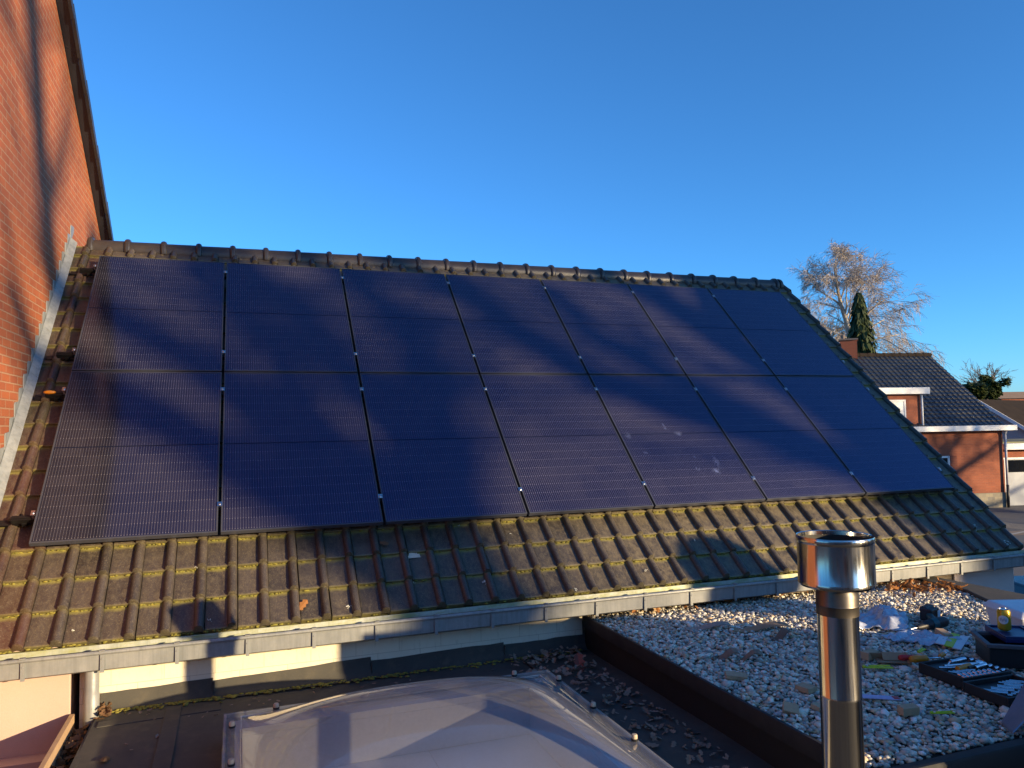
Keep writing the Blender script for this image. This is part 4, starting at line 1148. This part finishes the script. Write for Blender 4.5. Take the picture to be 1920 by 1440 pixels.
for (e, z, sx, sz) in ((-5.25,1.40,1.66,.07),(-4.46,.62,.07,1.5),(-6.04,.62,.07,1.5)): m.box(Vector(FH(e,-.01,z)),(sx,.07,sz),Matrix.Rotation(ea,3,'Z'))
for k in range(12): m.box(Vector(FH(-5.25,-.028,-.06+.12*k)),(1.48,.008,.012),Matrix.Rotation(ea,3,'Z'))
m.build('window_frame', WHITE, dm)
# lower window
wn = MB(); wn.box(Vector(FH(-3.3,-.004,-1.95)),(1.5,.02,2.0),Matrix.Rotation(ea,3,'Z')); wo = wn.build('window', GLASSD, fh)
m = MB()
for (e, z, sx, sz) in ((-3.3,-.98,1.5,.08),(-2.58,-1.95,.08,2.0),(-3.1,-1.95,.06,2.0),(-3.3,-1.5,1.5,.07),(-3.3,-2.2,1.5,.06),(-4.02,-1.95,.08,2.0)): m.box(Vector(FH(e,-.03,z)),(sx,.05,sz),Matrix.Rotation(ea,3,'Z'))
m.build('frame', WHITE, wo)
m = MB(); m.box(Vector(FH(-2.35,-.012,-1.95)),(.34,.03,2.0),Matrix.Rotation(ea,3,'Z')); m.build('reveal', brick('reveal_brick',(.24,.06,.03),(.2,.055,.03),(.2,.1,.07)), wo)
# chimney
m = MB(); cc = atd(1591, 661, 36.2); m.box(cc,(.75,.75,1.15),Matrix.Rotation(ea-.55,3,'Z')); chy = m.build('chimney', BRICKFAR, fro)
m = MB(); m.box(cc+Vector((0,0,.60)),(.86,.86,.07),Matrix.Rotation(ea-.55,3,'Z')); m.tube([cc+Vector((-.2,.1,.6)),cc+Vector((-.2,.1,.85))],.08,10); m.build('cap', plain('chimney_cap',(.20,.16,.14),None,.9), chy)
m = MB(); m.box(cc+Vector((0,0,-.50)),(.95,.95,.12),Matrix.Rotation(ea-.55,3,'Z')); m.build('flashing', LEAD, chy)

# garage beside it
ga = thing('garage', FH(3.5, 1.2, GZ), 'low brick garage with white door right of the red brick house', 'garage')
m = MB(); m.prism([FH(.12,.5,GZ),FH(7,.5,GZ),FH(7,.5,-.75),FH(.12,.5,-.75)], tuple(nv*5)); m.build('wall', BRICKFAR, ga)
m = MB(); m.box(Vector(FH(4.2,1.9,-.62)),(8.0,3.6,.26),Matrix.Rotation(ea,3,'Z')); m.build('fascia', WHITE, ga, bevel=.01)
m = MB(); m.box(Vector(FH(4.2,2.3,-.46)),(7.8,3.6,.06),Matrix.Rotation(ea,3,'Z')); m.build('flat_roof', plain('mossy_flat_roof',(.22,.21,.10),(.16,.16,.10),.9), ga)
m = MB(); m.box(Vector(FH(1.75,.47,-2.13)),(2.9,.06,2.04),Matrix.Rotation(ea,3,'Z')); dgo = m.build('door', plain('shaded_white_door',(.30,.335,.39),(.25,.285,.34),.4,0,1.2), ga)  # white door toned blue-grey, its shade put into the colour
m = MB()
for e in (.42,1.75,3.1): m.box(Vector(FH(e,.43,-2.13)),(.09,.05,2.04),Matrix.Rotation(ea,3,'Z'))
m.box(Vector(FH(1.75,.43,-1.14)),(2.9,.05,.08),Matrix.Rotation(ea,3,'Z')); m.build('frame', WHITE, dgo)
m = MB(); m.box(Vector(FH(1.05,.432,-1.47)),(1.05,.02,.52),Matrix.Rotation(ea,3,'Z')); m.box(Vector(FH(2.45,.432,-1.47)),(1.05,.02,.52),Matrix.Rotation(ea,3,'Z')); m.build('window', GLASSD, dgo)

# pale grey gabled house behind
gh = thing('grey_house', (42, 22, GZ), 'pale grey brick house with dark roof and white verge behind the garage', 'house')
A = atd(1834, 749, 43); B = atd(1962, 824, 41); far = atd(2010, 752, 54) - A; far.z = 0
A2 = A + far; B2 = B + far
m = MB(); m.add([A, B, B2, A2, A+Vector((0,0,-.15)), B+Vector((0,0,-.15)), B2+Vector((0,0,-.15)), A2+Vector((0,0,-.15))], [(0,1,2,3),(7,6,5,4),(0,4,5,1),(1,5,6,2),(2,6,7,3),(3,7,4,0)]); m.build('roof', DARKROOF, gh)
L_ = A + (A-B)*1.0; L_.z = B.z
ddf = far.normalized()*.2
m = MB(); m.prism([A+ddf-Vector((0,0,.16)), B+ddf-Vector((0,0,.16)), Vector((B.x,B.y,GZ))+ddf, Vector((L_.x,L_.y,GZ))+ddf, L_+ddf-Vector((0,0,.16))], tuple(far*.9)); m.build('wall', BLUEBRICK, gh)
m = MB(); vv = (B-A).normalized(); m.prism([A-ddf*.3, B-ddf*.3, B-ddf*.3-Vector((0,0,.22)), A-ddf*.3-Vector((0,0,.22))], tuple(ddf*.28)); m.build('verge_board', WHITE, gh)
# distant orange roofed house
q_ = atd(1905, 752, 105)
fo = thing('orange_roof_house', (q_.x, q_.y, GZ), 'distant house with pale orange roof at the right edge', 'house')
ax_ = Vector((Mc[0][0], Mc[1][0], 0)).normalized(); ay_ = Vector((-ax_.y, ax_.x, 0))
def OH(e, n, z): p = q_ + ax_*e + ay_*n; return (p.x, p.y, z)
zt = atd(1900, 747, 105).z; zr = atd(1900, 733, 105).z
m = MB(); m.prism([OH(-2,0,GZ),OH(12,0,GZ),OH(12,0,zt),OH(-2,0,zt)], tuple(ay_*8)); m.build('wall', BRICKFAR, fo)
m = MB(); m.prism([OH(-2.4,-.4,zt),OH(-2.4,8.4,zt),OH(-2.4,4,zr)], tuple(ax_*14.8)); m.build('roof', ORANGEROOF, fo)
m = MB(); m.box(OH(-1.6,4,zr-.1),(.9,.9,1.6)); m.box(OH(-.4,4,zr+.1),(.7,.7,1.2)); m.build('chimney', BRICKFAR, fo)

# parked car behind the end wall
pc = atd(1907, 1075, 13.2); rt_ = Vector((Mc[0][0], Mc[1][0], 0)).normalized(); pc = pc + rt_*2.15
car = thing('parked_car', (pc.x, pc.y, GZ), 'dark parked car half hidden behind the pale end wall', 'car')
ca_ = math.atan2(rt_.y, rt_.x)
def CP(x, y, z): q = rz(ca_) @ Vector((x, y, 0)); return Vector((pc.x+q.x, pc.y+q.y, GZ+z))
def carsec(mb, prof, w0, w1, mi=0):
    n = len(prof); v = [CP(x,-w0 if z < .9 else -w1,z) for x, z in prof] + [CP(x,w0 if z < .9 else w1,z) for x, z in prof]
    mb.add(v, [tuple(range(n)), tuple(reversed(range(n,2*n)))] + [(i, i+n, (i+1) % n+n, (i+1) % n) for i in range(n)], mi)
m = MB(); carsec(m, [(-2.1,.3),(-2.15,.6),(-2.0,.88),(-1.2,.95),(-.5,1.40),(.7,1.45),(1.6,1.0),(2.05,.92),(2.1,.5),(2.0,.28)], .86, .66); m.build('body', CARPAINT, car, bevel=.04)
m = MB()
for s in (-1,1):
    v = [CP(-1.05,s*.80,.97),(CP(-.48,s*.69,1.34)),CP(.62,s*.68,1.37),CP(1.35,s*.80,1.0)]; m.prism(v if s < 0 else v[::-1], tuple(rz(ca_)@Vector((0,s*.012,0))))
m.prism([CP(-1.22,-.6,.99),CP(-1.22,.6,.99),CP(-.56,.56,1.38),CP(-.56,-.56,1.38)], (0,0,.015)); m.build('window', GLASSD, car)
for x in (-1.35,1.3):
    for s in (-1,1):
        m = MB(); m.lathe([(.0,-.1),(.22,-.1),(.31,-.09),(.32,0),(.31,.09),(.22,.1),(0,.1)], CP(x,s*.80,.32), 20, 0, rz(ca_)@Matrix.Rotation(PI/2,3,'X')); wh = m.build('wheel', TYRE, car, smooth=True, angle=40)
        m = MB(); m.lathe([(0,-.11),(.2,-.105),(.2,.105),(0,.11)], CP(x,s*.80,.32), 14, 0, rz(ca_)@Matrix.Rotation(PI/2,3,'X')); m.build('rim', ALU, wh)
m = MB(); m.box(CP(-2.1,-.6,.68),(.08,.3,.12),rz(ca_)); m.build('headlight', WHITEPL, car); m = MB(); m.box(CP(-2.1,.6,.68),(.08,.3,.12),rz(ca_)); m.build('headlight', WHITEPL, car)

# ------------------------------------------------------------------ trees
def grow(R, big, twig, p, d, L, r, depth, droop, spread, kids, seg=4, minr=.012):
    pts = [Vector(p)]; rad = [r]; d = Vector(d).normalized(); sl_ = L/seg
    for i in range(seg):
        d = (d + Vector((R.gauss(0,.10),R.gauss(0,.10),R.gauss(0,.07))) + Vector((0,0,-droop*(1 if depth <= 1 else .25)))).normalized()
        pts.append(pts[-1]+d*sl_); rad.append(max(minr*.6, r*(1-.62*(i+1)/seg)))
    (big if r > .035 else twig).tube(pts, rad, 6 if r > .05 else 3, r > .05)
    if depth == 0: return
    n = kids[min(depth, len(kids)-1)]
    for k in range(n):
        t = R.uniform(.25, 1.0); i = min(seg-1, int(t*seg)); q = pts[i].lerp(pts[i+1], t*seg-i)
        ax = d.orthogonal(); ax.rotate(Matrix.Rotation(R.uniform(0,2*PI),3,d))
        nd = (d*math.cos(spread)+ax*math.sin(spread)).normalized()
        nd.rotate(Matrix.Rotation(R.gauss(0,.2),3,'Z'))
        grow(R, big, twig, q, nd, L*R.uniform(.5,.78), max(minr, rad[i]*R.uniform(.42,.62)), depth-1, droop, spread*R.uniform(.85,1.15), kids, seg if depth > 2 else 3, minr)

def image_tree(name, label, cat, base, trunk_pts, r0, limbs, seed, barkm, twigm, droop, kids, minr, spread=.55, depth=4):
    t = thing(name, base, label, cat); R = random.Random(seed); big, tw = MB(), MB()
    P = [Vector(q) for q in trunk_pts]; n = len(P)
    big.tube(P, [r0*(1-.8*i/(n-1)) for i in range(n)], 8)
    for (q, d, L, r) in limbs: grow(R, big, tw, q, d, L, r, depth, droop, spread, kids, 4, minr)
    big.build('trunk', barkm, t, smooth=True); tw.build('crown', twigm, t)
    return t
D = 46
rt = Mc @ Vector((1,0,0)); upv = Vector((0,0,1)); bk = Vector((rt.y*-1, rt.x, 0))
base = atd(1600,700,D); base.z = GZ
tp = [base, atd(1596,640,D), atd(1588,605,D), atd(1577,572,D), atd(1570,540,D), atd(1567,505,D)]
limbs = []
R = random.Random(77)
def LB(x, y, dx, dz, L, r, db=0): limbs.append((atd(x,y,D), rt*dx+upv*dz+bk*db, L*.56, r*.8))
LB(1578,575,-.9,1.0,3.4,.09,.2); LB(1572,555,-.5,1.2,3.0,.08,-.3); LB(1569,535,.2,1.2,2.6,.07,.2); LB(1567,510,-.2,1,2.0,.05); LB(1567,510,.3,.9,2.0,.05,.3)
LB(1590,610,.45,1.3,4.2,.10,.3); LB(1594,625,.75,1.05,4.6,.10,-.2); LB(1597,640,1.0,.8,4.8,.10,.2); LB(1598,650,1.2,.45,4.8,.09,-.1); LB(1599,660,1.3,.25,4.6,.08,.4); LB(1584,590,.2,1.4,3.6,.09,-.5); LB(1590,612,-.7,.6,2.6,.06,.4); LB(1572,556,-1.1,.9,3.0,.06,-.4); LB(1574,565,.5,1.1,3.4,.07,-.6); LB(1569,530,-.7,1.0,2.4,.05,.5); LB(1586,600,.6,1.3,4.4,.08,.7); LB(1592,615,.9,1.1,4.6,.08,-.7); LB(1580,580,-1.1,.7,3.2,.06,.6); LB(1596,640,-.9,.55,2.8,.06,-.3); LB(1600,660,1.0,.6,5.2,.08,.6)
image_tree('birch_tree', 'tall leafless birch with drooping reddish twigs behind the red brick house', 'tree', tuple(base), tp, .22, limbs, 5, BIRCHB, TWIG, .16, [3,5,6,5,4], .009, .55, 4)
D2 = 50; b2 = atd(1545,720,D2); b2.z = GZ; limbs = []
for i in range(13):
    a = -1.1+2.2*i/12; limbs.append((atd(1545,672,D2), rt*math.sin(a)+upv*math.cos(a)+bk*R.uniform(-.5,.5), R.uniform(1.2,1.9), .06))
image_tree('bare_tree', 'lower leafless ochre tree left of the birch by the roof verge', 'tree', tuple(b2), [b2, atd(1545,690,D2), atd(1545,660,D2)], .2, limbs, 9, BARK, TWIG2, .0, [3,5,5,4], .012, .55, 3)
D3 = 72; b3 = atd(1850,745,D3); b3.z = GZ; limbs = []
for i in range(12):
    a = -1.15+2.3*i/11; limbs.append((atd(1850,735,D3), rt*math.sin(a)+upv*math.cos(a)+bk*R.uniform(-.5,.5), R.uniform(1.3,1.9), .07))
image_tree('bare_tree', 'sparse leafless tree rising behind the round bush at right', 'tree', tuple(b3), [b3, atd(1850,738,D3), atd(1850,728,D3)], .2, limbs, 10, BARK, plain('grey_twig', (.25,.21,.16), (.17,.14,.11), .9), -.02, [2,3,4,3], .02, .42, 3)
# weeping conifer
def conifer(name, label, base, H, R0, n, seed, mat, size, prof=None, droop=1.0, lean=(0,0)):
    t = thing(name, base, label, 'tree'); R = random.Random(seed); b = Vector(base)
    m = MB(); m.tube([b, b+Vector((lean[0]*.5,lean[1]*.5,H*.5)), b+Vector((lean[0],lean[1],H*.97))], [R0*.12,R0*.08,.02], 8); m.build('trunk', BARK, t, smooth=True)
    m = MB()
    for i in range(n):
        f = 1-math.sqrt(R.random()); f = min(.995, f if R.random() < .8 else R.random())
        a = R.uniform(0,2*PI)
        lob = .78+.22*math.sin(a*5+f*31)+.12*math.sin(a*9-f*17)
        rad = R0*((1-f)**.8*.95+.05)*lob*(R.uniform(.62,1.0) if R.random() < .85 else R.uniform(1,1.14))
        c = b + Vector((lean[0]*f+rad*math.cos(a), lean[1]*f+rad*math.sin(a), f*H))
        s = size*R.uniform(.6,1.4)
        out = Vector((math.cos(a),math.sin(a),0)); side = Vector((-math.sin(a),math.cos(a),0))
        d = (out*.45+Vector((0,0,-droop))+side*R.gauss(0,.35)).normalized()
        w = (side+out*R.gauss(0,.5)).normalized()*s*.32
        m.add([c-w, c+w, c+d*s*1.1+w*.5, c+d*s*1.5, c+d*s*1.1-w*.5], [(0,1,2,3,4)])
    m.build('crown', mat, t); return t
cb = atd(1616,690,42); cb.z = GZ
conifer('conifer_tree', 'narrow drooping dark green conifer in front of the birch', tuple(cb), 10.9, 1.75, 15000, 4, CONIF, .24)
# round bush
def bush(name, label, c, rx, rz_, n, seed):
    t = thing(name, (c[0],c[1],GZ), label, 'bush'); R = random.Random(seed)
    m = MB(); m.tube([(c[0],c[1],GZ),(c[0],c[1],c[2])], [.25,.12], 8)
    for k in range(7):
        a = k*.9; m.tube([(c[0],c[1],c[2]-rz_*.8),(c[0]+rx*.5*math.cos(a),c[1]+rx*.5*math.sin(a),c[2]+rz_*.3)], [.09,.03], 6)
    m.build('stems', BARK, t)
    m = MB(); cl = [(Vector((R.gauss(0,.42)*rx,R.gauss(0,.42)*rx,R.gauss(0,.42)*rz_)), R.uniform(.3,.55)) for _ in range(26)]
    for i in range(n):
        o, s = R.choice(cl); v = Vector((R.gauss(0,1),R.gauss(0,1),R.gauss(0,1))).normalized()*(R.random()**.4)*s
        p = Vector(c)+o+Vector((v.x*rx,v.y*rx,v.z*rz_)); d = Vector((R.gauss(0,1),R.gauss(0,1),R.gauss(0,1))).normalized(); w = d.orthogonal().normalized(); q = R.uniform(.10,.24)
        m.add([p-d*q, p+w*q*.55, p+d*q, p-w*q*.55], [(0,1,2,3)])
    m.build('foliage', BUSHL, t)
c = atd(1856,727,64); bush('round_bush', 'round yellow green evergreen bush behind the dark roof at right', c, 1.0, .95, 4200, 3)
c = atd(1826,733,62); bush('dark_bush', 'darker low bush left of the round bush', c, .85, .7, 3000, 13)

# ------------------------------------------------------------------ what stands behind the camera and casts the shade
SH = Vector((SUN.x, SUN.y)).normalized(); HX = Vector((-SH.y, SH.x))     # sideways axis as seen along the sun
KS = SUN.z/abs(SUN.y)
def SS(h, w, y):              # sun-space (h, w) at a given y -> place
    return Vector(((h - HX.y*y)/HX.x, y, w - KS*y))
def shade_tree(label, y, h0, limb_lists, seed, r0, wf=-3.2, side=2):
    R = random.Random(seed)
    base = SS(h0, 0, y); base.z = GZ
    t = thing('bare_tree', tuple(base), label, 'tree'); big, tw = MB(), MB()
    fork = SS(h0, wf, y)
    big.tube([base, (base+fork)/2+Vector((.15,0,0)), fork], [r0, r0*.85, r0*.75], 10)
    for pts, r in limb_lists:
        P = [fork] + [SS(h, w, y+R.uniform(-.8,.8)) for h, w in pts]
        n = len(P); big.tube(P, [r*(1-.35*i/(n-1)) for i in range(n)], 8)
        for i in range(2, n):
            for k in range(side):
                d = (P[i]-P[i-1]).normalized(); ax = Vector((R.gauss(0,1),R.gauss(0,1),R.gauss(0,.3))).normalized()
                grow(R, big, tw, P[i-1].lerp(P[i], R.random()), d*.8+ax*.8, R.uniform(1.4,2.4), r*.30, 2, .0, .55, [1,2,3], 4, .010)
    big.build('trunk', BARK, t, smooth=True); tw.build('crown', TWIG2, t)
shade_tree('old leafless tree behind the camera, nearest the brick gable', -27, 1.62, [([(1.74,-.6),(1.70,.6),(1.62,1.5),(1.25,2.15),(.92,2.9),(.72,3.45),(.58,4.1),(.38,4.8)], .25), ([(1.74,-.5),(1.22,.6),(1.12,1.0),(.80,1.45),(.62,1.7)], .25), ([(1.80,-.2),(1.98,.5),(1.95,1.1),(2.2,1.9),(2.1,2.9)], .24)], 4, .24, -3.6)
shade_tree('leafless tree behind the camera with two upright limbs', -28, 2.05, [([(2.1,-1.0),(2.25,-.2),(2.42,.4),(2.5,.9),(2.5,1.55),(2.6,2.3),(2.5,2.92),(2.2,4)], .29), ([(2.1,-.9),(2.35,.6),(2.75,1.2),(3.1,1.6),(3.33,2.1),(3.36,2.85),(3.1,4)], .24), ([(2.0,-.9),(2.22,.0),(2.7,.45),(2.92,1.0),(3.15,1.7)], .19)], 14, .26, -2.4, 1)
shade_tree('leafless tree behind the camera beside the evergreens', -29, 6.6, [([(6.2,-1.4),(5.9,.15),(5.3,.75),(4.8,1.1),(4.42,1.5),(4.28,2.1),(4.3,2.7),(4.0,3.4)], .32), ([(6.4,-1.4),(6.25,.4),(6.35,1.6),(6.3,2.2),(6.25,2.9),(5.9,4)], .36), ([(5.9,.3),(5.3,1.2),(5.05,1.7),(5.0,2.1),(5.2,2.9)], .20)], 24, .28, -2.6)
# one more bare tree out of frame dapples the far brick house
rb = Vector((48.6, -8.2, GZ)); limbs = []; R = random.Random(55)
for i in range(12):
    a = i*.9; limbs.append((rb+Vector((0,0,5.2+.25*i)), Vector((math.cos(a),math.sin(a),R.uniform(.1,.9))), R.uniform(3,5), .14))
image_tree('bare_tree', 'leafless tree out of frame at the right that dapples the far brick house', 'tree', tuple(rb), [rb, rb+Vector((0,0,4.5)), rb+Vector((.2,0,9.5))], .3, limbs, 19, BARK, TWIG2, .02, [3,5,6,4], .02, .65, 3)
# evergreens that shade the right-hand end
for i, (h, y, H, r0) in enumerate(((7.75,-15,10.6,2.5),(9.6,-17,13,2.8),(11.6,-16,12,2.8))):
    q = SS(h, 0, y)
    conifer('evergreen_tree', ['slim evergreen behind the camera, closest to the solar roof', 'tall middle evergreen behind the camera', 'outermost evergreen behind the camera'][i], (q.x,q.y,GZ), H, r0, 8500, 40+i, CONIF2, .75, None, .6)
# the main house behind the camera, and a far belt of trees beyond it: seen only as reflections
mh = thing('rendered_house', (-2, -12, GZ), 'grey rendered house behind the camera at the end of the flat roof', 'house')
m = MB(); m.prism([(-10,-10,GZ),(4.2,-10,GZ),(4.2,-10,2.2),(-10,-10,2.2)], (0,-7,0)); m.build('wall', plain('grey_render', (.30,.29,.27), (.25,.245,.23), .9, 0, 2), mh)
m = MB(); m.b2((-10.2,-17.2,2.203),(4.4,-9.8,2.33)); m.build('roof', VERGE, mh)
m = MB()
for x in (-6.5,-2.5,1.2): m.b2((x,-9.99,-.2),(x+1.5,-9.97,1.3))
wm = m.build('window', GLASSD, mh)
m = MB()
for x in (-6.5,-2.5,1.2): ring(m, x-.06, x+1.56, -9.995, -9.93, .03, -.28, -.2); m.b2((x-.06,-9.995,1.3),(x+1.56,-9.94,1.38)); m.b2((x-.06,-9.995,-.2),(x,-9.94,1.3)); m.b2((x+1.5,-9.995,-.2),(x+1.56,-9.94,1.3)); m.b2((x+.72,-9.968,-.2),(x+.78,-9.94,1.3))
m.build('frame', WHITE, wm)
m = MB(); R = random.Random(71)
for i in range(9000):
    a = math.radians(R.uniform(84, 232)); d_ = 85 + R.gauss(0,5); top = 6.5+2.2*math.sin(a*9)+1.6*math.sin(a*23)
    z = GZ + (top-GZ)*R.random()**.8
    p_ = Vector((1.3+d_*math.sin(a), -5.7+d_*math.cos(a), z)); q1 = Vector((R.gauss(0,1),R.gauss(0,1),R.gauss(0,1))).normalized(); q2 = q1.orthogonal().normalized(); k_ = R.uniform(.7,1.5)
    m.add([p_-q1*k_, p_+q2*k_*.7, p_+q1*k_, p_-q2*k_*.7], [(0,1,2,3)])
tag(m.build('tree_belt', leaf_mat('winter_wood', (.075,.062,.045), (.05,.048,.035), .15)), 'far winter wood behind the camera', 'wood', kind='stuff')
ob_ = thing('added_shade_block', (8, -7.5, GZ), 'unseen brick block added behind the camera to shade the gravel roof', 'shade block')
poly = [(4.9,-4.33),(7.31,-4.68),(7.88,-5.28),(8.63,-5.83),(9.76,-6.07),(11,-6.5),(11,-9.5),(8.78,-9.5)]  # unseen block added for its shade; outline follows the shadow edge on gravel
m = MB(); m.prism([(x,y,GZ) for x, y in poly], (0,0,3.27)); m.build('wall', BRICKDIM, ob_)
m = MB(); m.prism([(x*1.0,y,.122) for x, y in poly], (0,0,.08)); m.build('roof_edge', TRIM, ob_)
q = SS(3.84, 0, -7.4)  # unseen domed cowl, added and sized to cast the round shadow on the tiles
vc = thing('added_shade_cowl', (q.x,q.y,.2), 'unseen domed metal cowl added to cast the round shadow on the tiles', 'shade caster')
m = MB(); m.lathe([(.26,.202),(.26,.85)], (q.x,q.y,0), 32); m.build('shaft', ZINC, vc, smooth=True)
m = MB(); m.lathe([(.35,.80),(.37,.86),(.36,1.08),(.30,1.26),(.18,1.36),(0,1.40)], (q.x,q.y,0), 32); m.build('dome_cap', ZINC, vc, smooth=True)

# ------------------------------------------------------------------ camera, sun, sky
cam = bpy.data.cameras.new('camera'); co_ = bpy.data.objects.new('camera', cam); COL.objects.link(co_)
cam.sensor_width = 36; cam.lens = 1415.647/1920*36; cam.clip_end = 2000; cam.clip_start = .05
mw_ = Mc.to_4x4(); mw_.translation = CAM; co_.matrix_world = mw_
SC.camera = co_
sl_ = bpy.data.lights.new('sun', 'SUN'); so = bpy.data.objects.new('sun', sl_); COL.objects.link(so)
sl_.energy = 4.6; sl_.angle = math.radians(.53); sl_.color = (1.0, .75, .43)
so.rotation_euler = SUN.to_track_quat('Z', 'Y').to_euler()
W = bpy.data.worlds.new('World'); SC.world = W; W.use_nodes = True
nt = W.node_tree; nt.nodes.clear()
ou = nt.nodes.new('ShaderNodeOutputWorld'); bg = nt.nodes.new('ShaderNodeBackground'); st = nt.nodes.new('ShaderNodeTexSky')
st.sky_type = 'NISHITA'; st.sun_disc = False; st.sun_elevation = math.asin(SUN.z); st.sun_rotation = math.atan2(SUN.x, SUN.y)
st.air_density = .78; st.dust_density = 0.32; st.ozone_density = 6.8
bg.inputs[1].default_value = .15
tn = nt.nodes.new('ShaderNodeMix'); tn.data_type = 'RGBA'; tn.blend_type = 'MULTIPLY'; tn.inputs[0].default_value = 1; tn.inputs[7].default_value = (.96, 1.05, .94, 1)
nt.links.new(st.outputs[0], tn.inputs[6]); nt.links.new(tn.outputs[2], bg.inputs[0]); nt.links.new(bg.outputs[0], ou.inputs[0])
SC.view_settings.view_transform = 'Standard'; SC.view_settings.look = 'None'; SC.view_settings.exposure = 1.10; SC.view_settings.gamma = 1
SC.cycles.max_bounces = 8; SC.cycles.transparent_max_bounces = 12
SC.cycles.use_denoising = True
